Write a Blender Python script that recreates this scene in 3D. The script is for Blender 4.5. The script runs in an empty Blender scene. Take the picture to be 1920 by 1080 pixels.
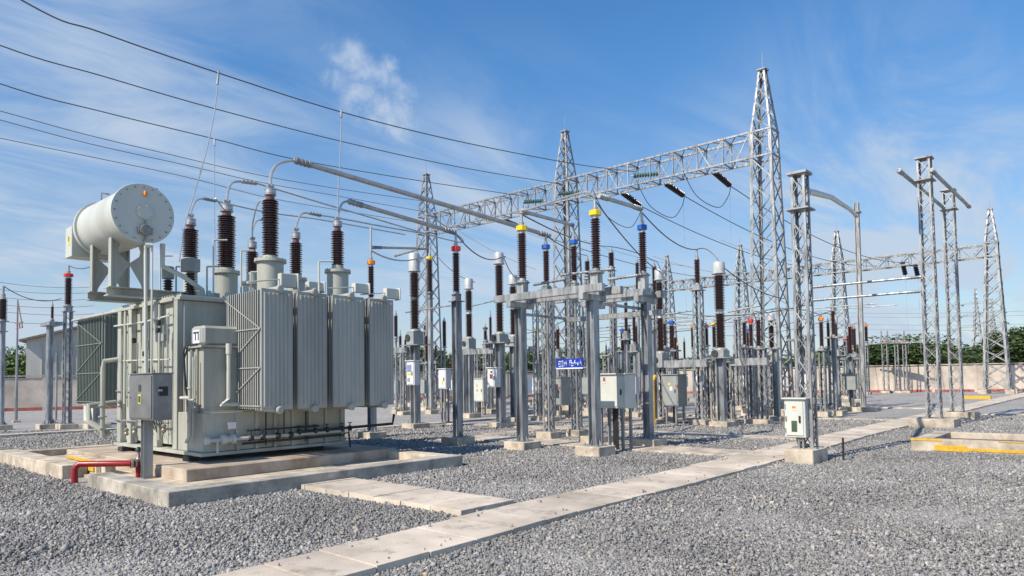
import bpy, bmesh, math, random
import numpy as np
from mathutils import Vector
random.seed(7); rng=np.random.default_rng(7)
R=math.radians; PI=math.pi
sc=bpy.context.scene
# ---------------------------------------------------------------- camera
F=1310.; PITCH=R(2.4); ROLL=R(.86); AZ=R(41.8); SH=117.; EYE=1.7
f0=Vector((math.cos(AZ),math.sin(AZ),0)); r0=Vector((math.sin(AZ),-math.cos(AZ),0)); Z=Vector((0,0,1))
FW=f0*math.cos(PITCH)+Z*math.sin(PITCH); U1=-f0*math.sin(PITCH)+Z*math.cos(PITCH)
RT=r0*math.cos(ROLL)-U1*math.sin(ROLL); UP=U1*math.cos(ROLL)+r0*math.sin(ROLL)
cd=bpy.data.cameras.new('camera'); cam=bpy.data.objects.new('camera',cd); sc.collection.objects.link(cam)
from mathutils import Matrix
M=Matrix.Identity(4)
for i in range(3): M[i][0]=RT[i]; M[i][1]=UP[i]; M[i][2]=-FW[i]
M[0][3]=0; M[1][3]=0; M[2][3]=EYE
cam.matrix_world=M
cd.sensor_width=36; cd.lens=36*F/1920; cd.shift_y=SH/1920; cd.clip_start=.1; cd.clip_end=3000
sc.camera=cam
# ---------------------------------------------------------------- light
SUN_EL=R(43); TRAV=Vector((math.cos(R(-6)),math.sin(R(-6)),0))      # sunlight travels towards +x
sd=TRAV*math.cos(SUN_EL)-Z*math.sin(SUN_EL)
sl=bpy.data.lights.new('sun','SUN'); sl.energy=4.9; sl.angle=R(.5); sl.color=(1,.90,.76)
so=bpy.data.objects.new('sun',sl); sc.collection.objects.link(so); so.rotation_euler=sd.to_track_quat('-Z','Y').to_euler()
w=bpy.data.worlds.new('World'); sc.world=w; w.use_nodes=True
nt=w.node_tree; nt.nodes.clear()
def N(nt,t,**k):
    n=nt.nodes.new(t)
    for a,b in k.items():
        if a in n.bl_rna.properties: setattr(n,a,b)
        else: n.inputs[a].default_value=b
    return n
def wire_sky():
    L=nt.links.new
    out=N(nt,'ShaderNodeOutputWorld'); bg=N(nt,'ShaderNodeBackground'); bg.inputs[1].default_value=.118
    sky=N(nt,'ShaderNodeTexSky'); sky.sky_type='NISHITA'; sky.sun_disc=False; sky.sun_elevation=SUN_EL
    s=-TRAV; sky.sun_rotation=math.atan2(s.x,s.y); sky.air_density=1.0; sky.dust_density=.35; sky.ozone_density=2.6; sky.altitude=60
    tc=N(nt,'ShaderNodeTexCoord'); sep=N(nt,'ShaderNodeSeparateXYZ'); L(tc.outputs['Generated'],sep.inputs[0])
    def m(op,a,b=None,c=None,clamp=False):
        n=nt.nodes.new('ShaderNodeMath'); n.operation=op; n.use_clamp=clamp
        for i,x in enumerate((a,b,c)):
            if x is None: continue
            if isinstance(x,(int,float)): n.inputs[i].default_value=x
            else: L(x,n.inputs[i])
        return n.outputs[0]
    zc=m('MAXIMUM',sep.outputs[2],.02)
    zz=m('ADD',zc,.12)
    cx=m('DIVIDE',sep.outputs[0],zz); cy=m('DIVIDE',sep.outputs[1],zz)
    cb=N(nt,'ShaderNodeCombineXYZ'); L(cx,cb.inputs[0]); L(cy,cb.inputs[1])
    mp=N(nt,'ShaderNodeMapping'); L(cb.outputs[0],mp.inputs[0]); mp.inputs['Rotation'].default_value=(0,0,R(35)); mp.inputs['Scale'].default_value=(.55,1.35,1)
    n1=N(nt,'ShaderNodeTexNoise'); n1.inputs['Scale'].default_value=1.5; n1.inputs['Detail'].default_value=9; n1.inputs['Roughness'].default_value=.6; n1.inputs['Distortion'].default_value=.9
    L(mp.outputs[0],n1.inputs['Vector'])
    wn=N(nt,'ShaderNodeTexNoise'); wn.inputs['Scale'].default_value=13; wn.inputs['Detail'].default_value=7; wn.inputs['Roughness'].default_value=.62; L(tc.outputs['Generated'],wn.inputs['Vector'])
    w1=N(nt,'ShaderNodeVectorMath'); w1.operation='MULTIPLY_ADD'; L(wn.outputs['Color'],w1.inputs[0]); w1.inputs[1].default_value=(.11,.11,.11); w1.inputs[2].default_value=(-.055,-.055,-.055)
    w2=N(nt,'ShaderNodeVectorMath'); w2.operation='ADD'; L(w1.outputs[0],w2.inputs[0]); L(tc.outputs['Generated'],w2.inputs[1])
    def dirmask(px,py,r_in,r_out,warp=False):
        d=(FW+RT*((px-960)/F)+UP*((540-py+SH)/F)).normalized()
        vd=N(nt,'ShaderNodeVectorMath'); vd.operation='DISTANCE'; L(w2.outputs[0] if warp else tc.outputs['Generated'],vd.inputs[0]); vd.inputs[1].default_value=d
        mr=N(nt,'ShaderNodeMapRange'); mr.interpolation_type='SMOOTHSTEP'; L(vd.outputs['Value'],mr.inputs[0])
        mr.inputs[1].default_value=r_in; mr.inputs[2].default_value=r_out; mr.inputs[3].default_value=1; mr.inputs[4].default_value=0
        return mr.outputs[0]
    # thin streaky high cloud, more of it low in the sky and to the left
    left=dirmask(40,380,.05,.62)
    rlow=dirmask(1640,430,.05,.36)
    mid=dirmask(880,470,.05,.34)
    lo=m('MAXIMUM',m('MULTIPLY',left,1.0),m('MAXIMUM',m('MULTIPLY',rlow,1.25),m('MULTIPLY',mid,.8)))
    th=N(nt,'ShaderNodeMapRange'); th.interpolation_type='SMOOTHSTEP'; L(n1.outputs['Fac'],th.inputs[0])
    th.inputs[1].default_value=.36; th.inputs[2].default_value=.74
    streak=m('MULTIPLY',m('MULTIPLY',th.outputs[0],lo),.95)
    # small puffs: anisotropic noise over a local patch
    n2=N(nt,'ShaderNodeTexNoise'); n2.inputs['Scale'].default_value=9.5; n2.inputs['Detail'].default_value=8; n2.inputs['Roughness'].default_value=.62; n2.inputs['Distortion'].default_value=.5
    L(tc.outputs['Generated'],n2.inputs['Vector'])
    pf=None
    for (px,py,rr,am) in [(625,92,.04,.9),(655,95,.05,1),(745,185,.04,.8),(762,215,.035,.7),(750,240,.04,.7),(672,125,.045,.95),(700,135,.04,.9),(725,115,.03,.85),(735,150,.035,.8),(755,170,.028,.8),(640,150,.035,.75),(600,148,.03,.6),(665,178,.042,.9),(700,200,.045,1.),(728,220,.045,1.),(680,270,.05,.5),(640,190,.03,.5)]:
        a=m('MULTIPLY',dirmask(px,py,0,rr,True),am)
        pf=a if pf is None else m('MAXIMUM',pf,a)
    pt=N(nt,'ShaderNodeMapRange'); pt.interpolation_type='SMOOTHSTEP'; L(m('ADD',n2.outputs['Fac'],m('MULTIPLY',pf,.42)),pt.inputs[0]); pt.inputs[1].default_value=.52; pt.inputs[2].default_value=1.12
    puff=m('MULTIPLY',m('MULTIPLY',pt.outputs[0],m('POWER',pf,.5)),.88)
    # pale air near the horizon
    hz=N(nt,'ShaderNodeMapRange'); L(sep.outputs[2],hz.inputs[0]); hz.inputs[1].default_value=0; hz.inputs[2].default_value=.42; hz.inputs[3].default_value=.6; hz.inputs[4].default_value=0; hz.interpolation_type='SMOOTHSTEP'
    n3=N(nt,'ShaderNodeTexNoise'); n3.inputs['Scale'].default_value=1.1; n3.inputs['Detail'].default_value=7; L(mp.outputs[0],n3.inputs['Vector'])
    base=m('MULTIPLY',hz.outputs[0],m('ADD',m('MULTIPLY',n3.outputs['Fac'],1.1),.3))
    fac=m('MINIMUM',m('ADD',m('ADD',streak,puff),base),.93)
    mx=N(nt,'ShaderNodeMix'); mx.data_type='RGBA'
    hs=N(nt,'ShaderNodeHueSaturation'); hs.inputs['Saturation'].default_value=1.26; L(sky.outputs[0],hs.inputs['Color'])
    vr=N(nt,'ShaderNodeMapRange'); L(sep.outputs[2],vr.inputs[0]); vr.inputs[1].default_value=0; vr.inputs[2].default_value=.42; vr.inputs[3].default_value=.78; vr.inputs[4].default_value=1.3; L(vr.outputs[0],hs.inputs['Value'])
    L(fac,mx.inputs[0]); L(hs.outputs[0],mx.inputs[6]); mx.inputs[7].default_value=(4.0,4.75,5.75,1)
    L(mx.outputs[2],bg.inputs[0]); L(bg.outputs[0],out.inputs[0])
wire_sky()
sc.view_settings.view_transform='Standard'; sc.view_settings.look='None'; sc.view_settings.gamma=1; sc.view_settings.exposure=.22
sc.render.resolution_x=1024; sc.render.resolution_y=576
# ---------------------------------------------------------------- pixel -> world helpers (photo pixels 1920x1080)
def ray(px,py): return FW+RT*((px-960)/F)+UP*((540-py+SH)/F)
def on_z(px,py,z=0):
    r=ray(px,py); t=(z-EYE)/r.z; return Vector((t*r.x,t*r.y,z))
def on_x(px,py,x):
    r=ray(px,py); t=x/r.x; return Vector((x,t*r.y,EYE+t*r.z))
def on_y(px,py,y):
    r=ray(px,py); t=y/r.y; return Vector((t*r.x,y,EYE+t*r.z))
def zat(P,py):
    k=(540-py+SH)/F          # (d.UP)=(d.FW)*k, linear in z
    A=Vector((P[0],P[1],-EYE)); a=A.dot(UP)-k*A.dot(FW); b=UP.z-k*FW.z
    return -a/b
def depth(P): return (Vector((P[0],P[1],P[2] if len(P)>2 else 1.7))-Vector((0,0,EYE))).dot(FW)
def foot(px,py_obj,fy):     # ground point under something seen at column px, its foot at row fy
    return on_z(px+(fy-py_obj)*(px-470)/31000.,fy,0)
# ---------------------------------------------------------------- mesh builder
class MB:
    def __init__(s): s.v=[]; s.f=[]
    def add(s,vs,fs):
        o=len(s.v); s.v+=[tuple(p) for p in vs]; s.f+=[tuple(i+o for i in f) for f in fs]
    def box(s,c,d,rz=0):
        x,y,z=[k/2 for k in d]; ca,sa=math.cos(rz),math.sin(rz); vs=[]
        for sz in(-z,z):
            for sx,sy in((-x,-y),(x,-y),(x,y),(-x,y)): vs.append((c[0]+sx*ca-sy*sa,c[1]+sx*sa+sy*ca,c[2]+sz))
        s.add(vs,[(3,2,1,0),(4,5,6,7),(0,1,5,4),(1,2,6,5),(2,3,7,6),(3,0,4,7)]); return s
    def ext(s,x0,x1,y0,y1,z0,z1): return s.box(((x0+x1)/2,(y0+y1)/2,(z0+z1)/2),(abs(x1-x0),abs(y1-y0),abs(z1-z0)))
    def bar(s,p,q,w,h=None):
        p=Vector(p);q=Vector(q);d=q-p
        if d.length<1e-6: return s
        d.normalize(); h=h or w
        a=d.cross(Z) if abs(d.z)<.95 else d.cross(Vector((1,0,0)))
        a.normalize(); b=d.cross(a); a=a*w/2; b=b*h/2
        s.add([p-a-b,p+a-b,p+a+b,p-a+b,q-a-b,q+a-b,q+a+b,q-a+b],[(3,2,1,0),(4,5,6,7),(0,1,5,4),(1,2,6,5),(2,3,7,6),(3,0,4,7)]); return s
    def angle(s,p,q,w,t,sx,sy):   # L section, open towards the inside; corner at p/q, legs point to -sx, -sy
        p=Vector(p);q=Vector(q)
        for dx,dy,ax in((w,t,0),(t,w,1)):
            o=[]
            for P in(p,q):
                x0,x1=P.x,P.x-sx*dx; y0,y1=P.y,P.y-sy*dy
                if ax==1: y0=P.y-sy*t
                o+=[(min(x0,x1),min(y0,y1),P.z),(max(x0,x1),min(y0,y1),P.z),(max(x0,x1),max(y0,y1),P.z),(min(x0,x1),max(y0,y1),P.z)]
            s.add(o,[(3,2,1,0),(4,5,6,7),(0,1,5,4),(1,2,6,5),(2,3,7,6),(3,0,4,7)])
        return s
    def tube(s,pts,r,n=8,cap=True):
        pts=[Vector(p) for p in pts]; rings=[]; a=None
        for i,p in enumerate(pts):
            d=(pts[min(i+1,len(pts)-1)]-pts[max(i-1,0)]).normalized()
            if a is None: a=d.cross(Z) if abs(d.z)<.9 else d.cross(Vector((1,0,0)))
            a=(a-d*a.dot(d)).normalized(); b=d.cross(a)
            rr=r[i] if isinstance(r,(list,tuple)) else r
            rings.append([p+a*math.cos(2*PI*k/n)*rr+b*math.sin(2*PI*k/n)*rr for k in range(n)])
        vs=[v for g in rings for v in g]; fs=[]
        for i in range(len(pts)-1):
            for k in range(n):
                k2=(k+1)%n; fs.append((i*n+k,i*n+k2,(i+1)*n+k2,(i+1)*n+k))
        if cap: fs+=[tuple(range(n))[::-1],tuple((len(pts)-1)*n+k for k in range(n))]
        s.add(vs,fs); return s
    def lathe(s,c,prof,n=16,axis='z'):
        vs=[];fs=[]
        for r,h in prof:
            for k in range(n):
                x,y=r*math.cos(2*PI*k/n),r*math.sin(2*PI*k/n)
                if axis=='z': vs.append((c[0]+x,c[1]+y,c[2]+h))
                elif axis=='y': vs.append((c[0]+x,c[1]+h,c[2]-y))
                else: vs.append((c[0]+h,c[1]+x,c[2]+y))
        m=len(prof)
        for i in range(m-1):
            for k in range(n):
                k2=(k+1)%n; fs.append((i*n+k,i*n+k2,(i+1)*n+k2,(i+1)*n+k))
        fs+=[tuple(range(n))[::-1],tuple((m-1)*n+k for k in range(n))]
        s.add(vs,fs); return s
    def hsec(s,x,y,z0,z1,w,t=.012,d=None):   # H section post, flanges facing +-y
        d=d or w
        for e in(-1,1): s.ext(x-w/2,x+w/2,y+e*d/2-(t if e>0 else 0),y+e*d/2+(t if e<0 else 0),z0,z1)
        s.ext(x-t/2,x+t/2,y-d/2+t,y+d/2-t,z0,z1); return s
    def sheds(s,x,y,z0,z1,r,n=None,seg=14,core=.62):
        n=n or max(6,int((z1-z0)/.052)); p=(z1-z0)/n; pr=[(r*core,z0)]
        for i in range(n):
            z=z0+i*p; R_=r if i%2 else r*.93
            pr+=[(r*core,z+.12*p),(R_,z+.36*p),(R_,z+.48*p),(r*core,z+.86*p)]
        pr.append((r*core,z1)); return s.lathe((x,y,0),pr,seg)
    def each(s,name,mat,parent,**k):      # one object per connected piece
        par=list(range(len(s.v)))
        def fd(i):
            while par[i]!=i: par[i]=par[par[i]]; i=par[i]
            return i
        for f in s.f:
            a=fd(f[0])
            for j in f[1:]: par[fd(j)]=a
        gr={}
        for f in s.f: gr.setdefault(fd(f[0]),[]).append(f)
        out=[]
        for fs in gr.values():
            ids=sorted({i for f in fs for i in f}); mp={q:n for n,q in enumerate(ids)}; b=MB(); b.add([s.v[i] for i in ids],[tuple(mp[i] for i in f) for f in fs]); out.append(b.build(name,mat,parent,**k))
        return out
    def build(s,name,mat,parent=None,bevel=0,loc=None,smooth=True):
        me=bpy.data.meshes.new(name); o=bpy.data.objects.new(name,me); sc.collection.objects.link(o)
        org=Vector(loc) if loc is not None else Vector((0,0,0))
        if parent is not None:
            o.parent=parent; q=parent
            while q.parent: q=q.parent
            org=Vector(q.location)
        elif loc is not None: o.location=org
        me.from_pydata([(a-org.x,b-org.y,c-org.z) for a,b,c in s.v],[],s.f)
        if bevel:
            bm=bmesh.new(); bm.from_mesh(me); bmesh.ops.bevel(bm,geom=bm.edges[:],offset=bevel,segments=1,affect='EDGES',profile=.5,clamp_overlap=True); bm.to_mesh(me); bm.free()
        me.materials.append(mat); me.update()
        if smooth:
            me.shade_smooth(); me.set_sharp_from_angle(angle=R(32))
        return o
def tag(o,label=None,cat=None,group=None,kind=None):
    if label: o['label']=label
    if cat: o['category']=cat
    if group: o['group']=group
    if kind: o['kind']=kind
    return o
def empty(name,loc,label,cat,group=None):
    o=bpy.data.objects.new(name,None); sc.collection.objects.link(o); o.location=loc; o.empty_display_size=.2
    return tag(o,label,cat,group)
# ---------------------------------------------------------------- materials
MT={}
def mat(name,col,rough=.5,metal=0.,var=.12,vscale=6.,bump=.0,bscale=60.,col2=None,streak=False,coat=0.,spec=None,fine=0.,stain=None,isl=0.):
    if name in MT: return MT[name]
    m=bpy.data.materials.new(name); m.use_nodes=True; t=m.node_tree; L=t.links.new
    b=t.nodes['Principled BSDF']; b.inputs['Roughness'].default_value=rough; b.inputs['Metallic'].default_value=metal
    if coat: b.inputs['Coat Weight'].default_value=coat; b.inputs['Coat Roughness'].default_value=.12
    tc=N(t,'ShaderNodeTexCoord'); geo=N(t,'ShaderNodeNewGeometry')
    n=N(t,'ShaderNodeTexNoise'); n.inputs['Scale'].default_value=vscale; n.inputs['Detail'].default_value=7; n.inputs['Roughness'].default_value=.62
    if streak:
        mp=N(t,'ShaderNodeMapping'); mp.inputs['Scale'].default_value=(1,1,.18); L(geo.outputs['Position'],mp.inputs[0]); L(mp.outputs[0],n.inputs['Vector'])
    else: L(geo.outputs['Position'],n.inputs['Vector'])
    cr=N(t,'ShaderNodeValToRGB'); e=cr.color_ramp.elements
    c2=col2 or tuple(c*(1-var*2.2) for c in col)
    e[0].position=.32; e[0].color=(*c2,1); e[1].position=.62; e[1].color=(*[min(1,c*(1+var*.45)) for c in col],1)
    L(n.outputs['Fac'],cr.inputs[0]); L(cr.outputs[0],b.inputs['Base Color'])
    if fine:
        nf=N(t,'ShaderNodeTexNoise'); nf.inputs['Scale'].default_value=90; nf.inputs['Detail'].default_value=3; L(geo.outputs['Position'],nf.inputs['Vector'])
        mr=N(t,'ShaderNodeMapRange'); L(nf.outputs['Fac'],mr.inputs[0]); mr.inputs[3].default_value=1-fine; mr.inputs[4].default_value=1+fine
        vm=N(t,'ShaderNodeVectorMath'); vm.operation='SCALE'; L(cr.outputs[0],vm.inputs[0]); L(mr.outputs[0],vm.inputs['Scale']); L(vm.outputs[0],b.inputs['Base Color'])
    if isl:
        src=b.inputs['Base Color'].links[0].from_socket; ir=N(t,'ShaderNodeMapRange'); L(geo.outputs['Random Per Island'],ir.inputs[0]); ir.inputs[3].default_value=1-isl; ir.inputs[4].default_value=1+isl*.6
        iv=N(t,'ShaderNodeVectorMath'); iv.operation='SCALE'; L(src,iv.inputs[0]); L(ir.outputs[0],iv.inputs['Scale']); L(iv.outputs[0],b.inputs['Base Color'])
    if stain:
        sc_,ss,lo,hi,zs_=stain; src=b.inputs['Base Color'].links[0].from_socket
        mp2=N(t,'ShaderNodeMapping'); mp2.inputs['Scale'].default_value=(1,1,zs_); mp2.inputs['Location'].default_value=(3.1,7.7,1.3); L(geo.outputs['Position'],mp2.inputs[0])
        ns=N(t,'ShaderNodeTexNoise'); ns.inputs['Scale'].default_value=ss; ns.inputs['Detail'].default_value=8; ns.inputs['Roughness'].default_value=.7; L(mp2.outputs[0],ns.inputs['Vector'])
        sm=N(t,'ShaderNodeMapRange'); L(ns.outputs['Fac'],sm.inputs[0]); sm.inputs[1].default_value=lo; sm.inputs[2].default_value=hi; sm.inputs[3].default_value=0; sm.inputs[4].default_value=.85
        mxx=N(t,'ShaderNodeMix'); mxx.data_type='RGBA'; L(sm.outputs[0],mxx.inputs[0]); L(src,mxx.inputs[6]); mxx.inputs[7].default_value=(*sc_,1); L(mxx.outputs[2],b.inputs['Base Color'])
    rr=N(t,'ShaderNodeMapRange'); L(n.outputs['Fac'],rr.inputs[0]); rr.inputs[3].default_value=min(1,rough*1.25); rr.inputs[4].default_value=rough*.8; L(rr.outputs[0],b.inputs['Roughness'])
    if bump:
        n2=N(t,'ShaderNodeTexNoise'); n2.inputs['Scale'].default_value=bscale; n2.inputs['Detail'].default_value=5; L(geo.outputs['Position'],n2.inputs['Vector'])
        bp=N(t,'ShaderNodeBump'); bp.inputs['Strength'].default_value=bump; bp.inputs['Distance'].default_value=.02; L(n2.outputs['Fac'],bp.inputs['Height']); L(bp.outputs[0],b.inputs['Normal'])
    MT[name]=m; return m
GALV=mat('galvanised_steel',(.40,.405,.40),.48,.5,.3,9,.15,70,streak=True,stain=((.22,.17,.13),3.2,.60,.76,.5),isl=.28,fine=.10)
GALV2=mat('weathered_galvanised_steel',(.36,.37,.375),.5,.45,.25,3,.12,60,streak=True)
ALU=mat('aluminium_tube',(.50,.50,.49),.42,.65,.1,5)
HEAD=mat('white_cast_head',(.52,.53,.53),.42,.15,.12,6,streak=True)
TANK=mat('transformer_paint',(.44,.45,.39),.45,0,.14,1.6,.08,40,streak=True,stain=((.16,.13,.09),4.5,.60,.80,.22))
TANKL=mat('conservator_paint',(.56,.575,.51),.4,0,.09,1.1,.05,30,streak=True,stain=((.25,.23,.19),3.5,.62,.85,.3))
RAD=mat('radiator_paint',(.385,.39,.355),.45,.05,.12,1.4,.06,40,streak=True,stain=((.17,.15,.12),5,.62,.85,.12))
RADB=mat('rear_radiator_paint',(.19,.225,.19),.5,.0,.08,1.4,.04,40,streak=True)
DARKGAP=mat('dark_steel',(.05,.055,.06),.6,.2,.2)
PORC=mat('brown_porcelain',(.06,.021,.016),.22,0,.15,14,coat=.35)
PORCR=mat('reddish_porcelain_neck',(.22,.09,.07),.3,0,.15,14)
PORCG=mat('grey_green_porcelain',(.12,.16,.14),.3,0,.2,14)
CONC=mat('concrete',(.57,.49,.385),.85,0,.24,2.2,.35,45,fine=.1,stain=((.2,.18,.15),2.6,.54,.72,1))
CONCD=mat('stained_concrete',(.48,.44,.37),.88,0,.28,1.5,.4,40,col2=(.22,.205,.175),fine=.1,stain=((.13,.12,.105),2.2,.50,.68,1))
SLAB=mat('slab_concrete',(.63,.545,.44),.82,0,.12,1.1,.3,70,col2=(.42,.36,.285),fine=.14,stain=((.2,.17,.14),3.4,.55,.72,1),isl=.16)
YEL=mat('yellow_paint',(.72,.42,.03),.5,0,.15,12,.1); YELC=mat('yellow_cap',(.85,.60,.01),.4,0,.05,8)
REDC=mat('red_cap',(.68,.035,.02),.4,0,.05,8); BLUC=mat('blue_cap',(.012,.12,.5),.4,0,.05,8); ORAC=mat('orange_cap',(.85,.26,.01),.4,0,.05,8)
REDP=mat('red_pipe_paint',(.30,.012,.014),.35,0,.12,8); REDK=mat('faded_red_paint',(.46,.12,.10),.7,0,.3,2)
CAB=mat('pale_cabinet_paint',(.60,.615,.55),.42,0,.05,2); CABG=mat('grey_cabinet_paint',(.34,.36,.34),.42,.1,.1,3)
STEELC=mat('brushed_steel_cabinet',(.27,.265,.26),.38,.55,.12,3,.05,90); WHT=mat('white_plastic',(.74,.75,.76),.4,0,.05,4)
CABW=mat('white_cabinet_paint',(.70,.71,.72),.4,0,.05,4)
BLK=mat('black_rubber',(.02,.02,.022),.5,0,.1,8); BRONZE=mat('valve_metal',(.34,.32,.28),.45,.5,.2,20)
BLUE=mat('sign_blue',(.008,.045,.36),.4,0,.05,5); WIRE=mat('stranded_conductor',(.13,.135,.14),.5,.5,.15,20); WIREL=mat('bright_conductor',(.55,.55,.54),.4,.6,.1,10)
GLASSG=mat('green_glass_disc',(.09,.17,.13),.2,0,.2,20,coat=.5); DARKI=mat('black_insulator_disc',(.025,.02,.025),.3,0,.1,20,coat=.3)
WALLM=mat('boundary_wall_render',(.57,.495,.42),.9,0,.16,.55,.3,20,fine=.06,stain=((.3,.26,.21),.9,.56,.74,.5)); SHEET=mat('grey_sheet_cladding',(.54,.52,.46),.5,.05,.12,.6,streak=True)
GALVD=mat('post_galvanised_steel',(.35,.375,.395),.45,.5,.3,7,.15,70,streak=True,isl=.12,fine=.1,stain=((.2,.17,.14),4,.64,.8,.4))
GREENM=mat('dull_green_paint',(.055,.10,.065),.5,0,.2,9); NAVY=mat('navy_lettering',(.02,.02,.16),.5,0,.05,5)
LGRN=mat('display_glass',(.03,.045,.035),.15,0,.1,5); DIRT=mat('dark_soil',(.12,.10,.085),.95,0,.3,8,.6,50)

def gravel_mat():
    m=bpy.data.materials.new('gravel_bed'); m.use_nodes=True; t=m.node_tree; L=t.links.new; b=t.nodes['Principled BSDF']; b.inputs['Roughness'].default_value=.85
    g=N(t,'ShaderNodeNewGeometry')
    nd=N(t,'ShaderNodeTexNoise'); nd.inputs['Scale'].default_value=14; L(g.outputs['Position'],nd.inputs['Vector'])
    va=N(t,'ShaderNodeVectorMath'); va.operation='MULTIPLY_ADD'; L(nd.outputs['Color'],va.inputs[0]); va.inputs[1].default_value=(.05,.05,.05); L(g.outputs['Position'],va.inputs[2])
    v=N(t,'ShaderNodeTexVoronoi'); v.inputs['Scale'].default_value=21; L(va.outputs[0],v.inputs['Vector'])
    v2=N(t,'ShaderNodeTexVoronoi'); v2.feature='DISTANCE_TO_EDGE'; v2.inputs['Scale'].default_value=21; L(va.outputs[0],v2.inputs['Vector'])
    cr=N(t,'ShaderNodeValToRGB'); e=cr.color_ramp.elements
    e[0].position=0; e[0].color=(.235,.226,.212,1); e[1].position=1; e[1].color=(.52,.485,.43,1)
    for p,c in((.3,(.308,.297,.278,1)),(.65,(.375,.361,.337,1)),(.92,(.44,.422,.392,1))):
        x=cr.color_ramp.elements.new(p); x.color=c
    sp=N(t,'ShaderNodeSeparateColor'); L(v.outputs['Color'],sp.inputs[0]); L(sp.outputs[0],cr.inputs[0])
    n=N(t,'ShaderNodeTexNoise'); n.inputs['Scale'].default_value=.35; n.inputs['Detail'].default_value=6; L(g.outputs['Position'],n.inputs['Vector'])
    mr=N(t,'ShaderNodeMapRange'); L(n.outputs['Fac'],mr.inputs[0]); mr.inputs[1].default_value=.3; mr.inputs[2].default_value=.7; mr.inputs[3].default_value=.9; mr.inputs[4].default_value=1.12
    vm=N(t,'ShaderNodeVectorMath'); vm.operation='SCALE'; L(cr.outputs[0],vm.inputs[0]); L(mr.outputs[0],vm.inputs['Scale']); L(vm.outputs[0],b.inputs['Base Color'])
    h=N(t,'ShaderNodeMapRange'); L(v2.outputs['Distance'],h.inputs[0]); h.inputs[2].default_value=.3
    ad=N(t,'ShaderNodeMath'); ad.operation='MULTIPLY_ADD'; L(sp.outputs[1],ad.inputs[0]); ad.inputs[1].default_value=.8; L(h.outputs[0],ad.inputs[2])
    bp=N(t,'ShaderNodeBump'); bp.inputs['Strength'].default_value=.6; bp.inputs['Distance'].default_value=.022; L(ad.outputs[0],bp.inputs['Height']); L(bp.outputs[0],b.inputs['Normal'])
    return m
def stone_mat():
    m=bpy.data.materials.new('crushed_stone'); m.use_nodes=True; t=m.node_tree; L=t.links.new; b=t.nodes['Principled BSDF']; b.inputs['Roughness'].default_value=.8
    g=N(t,'ShaderNodeNewGeometry'); cr=N(t,'ShaderNodeValToRGB'); e=cr.color_ramp.elements
    e[0].position=0; e[0].color=(.165,.162,.158,1); e[1].position=1; e[1].color=(.42,.33,.23,1)
    for p,c in((.25,(.208,.205,.199,1)),(.55,(.26,.255,.246,1)),(.8,(.312,.305,.293,1)),(.93,(.37,.36,.34,1)),(.965,(.44,.425,.395,1))):
        x=cr.color_ramp.elements.new(p); x.color=c
    L(g.outputs['Random Per Island'],cr.inputs[0])
    n=N(t,'ShaderNodeTexNoise'); n.inputs['Scale'].default_value=45; n.inputs['Detail'].default_value=4; L(g.outputs['Position'],n.inputs['Vector'])
    mr=N(t,'ShaderNodeMapRange'); L(n.outputs['Fac'],mr.inputs[0]); mr.inputs[3].default_value=.75; mr.inputs[4].default_value=1.25
    nb=N(t,'ShaderNodeTexNoise'); nb.inputs['Scale'].default_value=.45; nb.inputs['Detail'].default_value=5; L(g.outputs['Position'],nb.inputs['Vector'])
    mb_=N(t,'ShaderNodeMapRange'); L(nb.outputs['Fac'],mb_.inputs[0]); mb_.inputs[1].default_value=.3; mb_.inputs[2].default_value=.7; mb_.inputs[3].default_value=.8; mb_.inputs[4].default_value=1.2
    mm=N(t,'ShaderNodeMath'); mm.operation='MULTIPLY'; L(mr.outputs[0],mm.inputs[0]); L(mb_.outputs[0],mm.inputs[1])
    vm=N(t,'ShaderNodeVectorMath'); vm.operation='SCALE'; L(cr.outputs[0],vm.inputs[0]); L(mm.outputs[0],vm.inputs['Scale']); L(vm.outputs[0],b.inputs['Base Color'])
    return m
def leaf_mat():
    m=bpy.data.materials.new('foliage'); m.use_nodes=True; t=m.node_tree; L=t.links.new; b=t.nodes['Principled BSDF']; b.inputs['Roughness'].default_value=.6
    g=N(t,'ShaderNodeNewGeometry'); cr=N(t,'ShaderNodeValToRGB'); e=cr.color_ramp.elements
    e[0].color=(.028,.052,.016,1); e[1].color=(.13,.18,.05,1); x=e.new(.6); x.color=(.062,.105,.028,1)
    oi=N(t,'ShaderNodeObjectInfo'); mr=N(t,'ShaderNodeMapRange'); L(oi.outputs['Random'],mr.inputs[0]); mr.inputs[3].default_value=.75; mr.inputs[4].default_value=1.7
    vm=N(t,'ShaderNodeVectorMath'); vm.operation='SCALE'; L(cr.outputs[0],vm.inputs[0]); L(mr.outputs[0],vm.inputs['Scale'])
    L(g.outputs['Random Per Island'],cr.inputs[0]); L(vm.outputs[0],b.inputs['Base Color']); return m
GRAV=gravel_mat(); STONE=stone_mat(); LEAF=leaf_mat(); BARK=mat('bark',(.12,.09,.065),.9,0,.3,6,.4,30)
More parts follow.
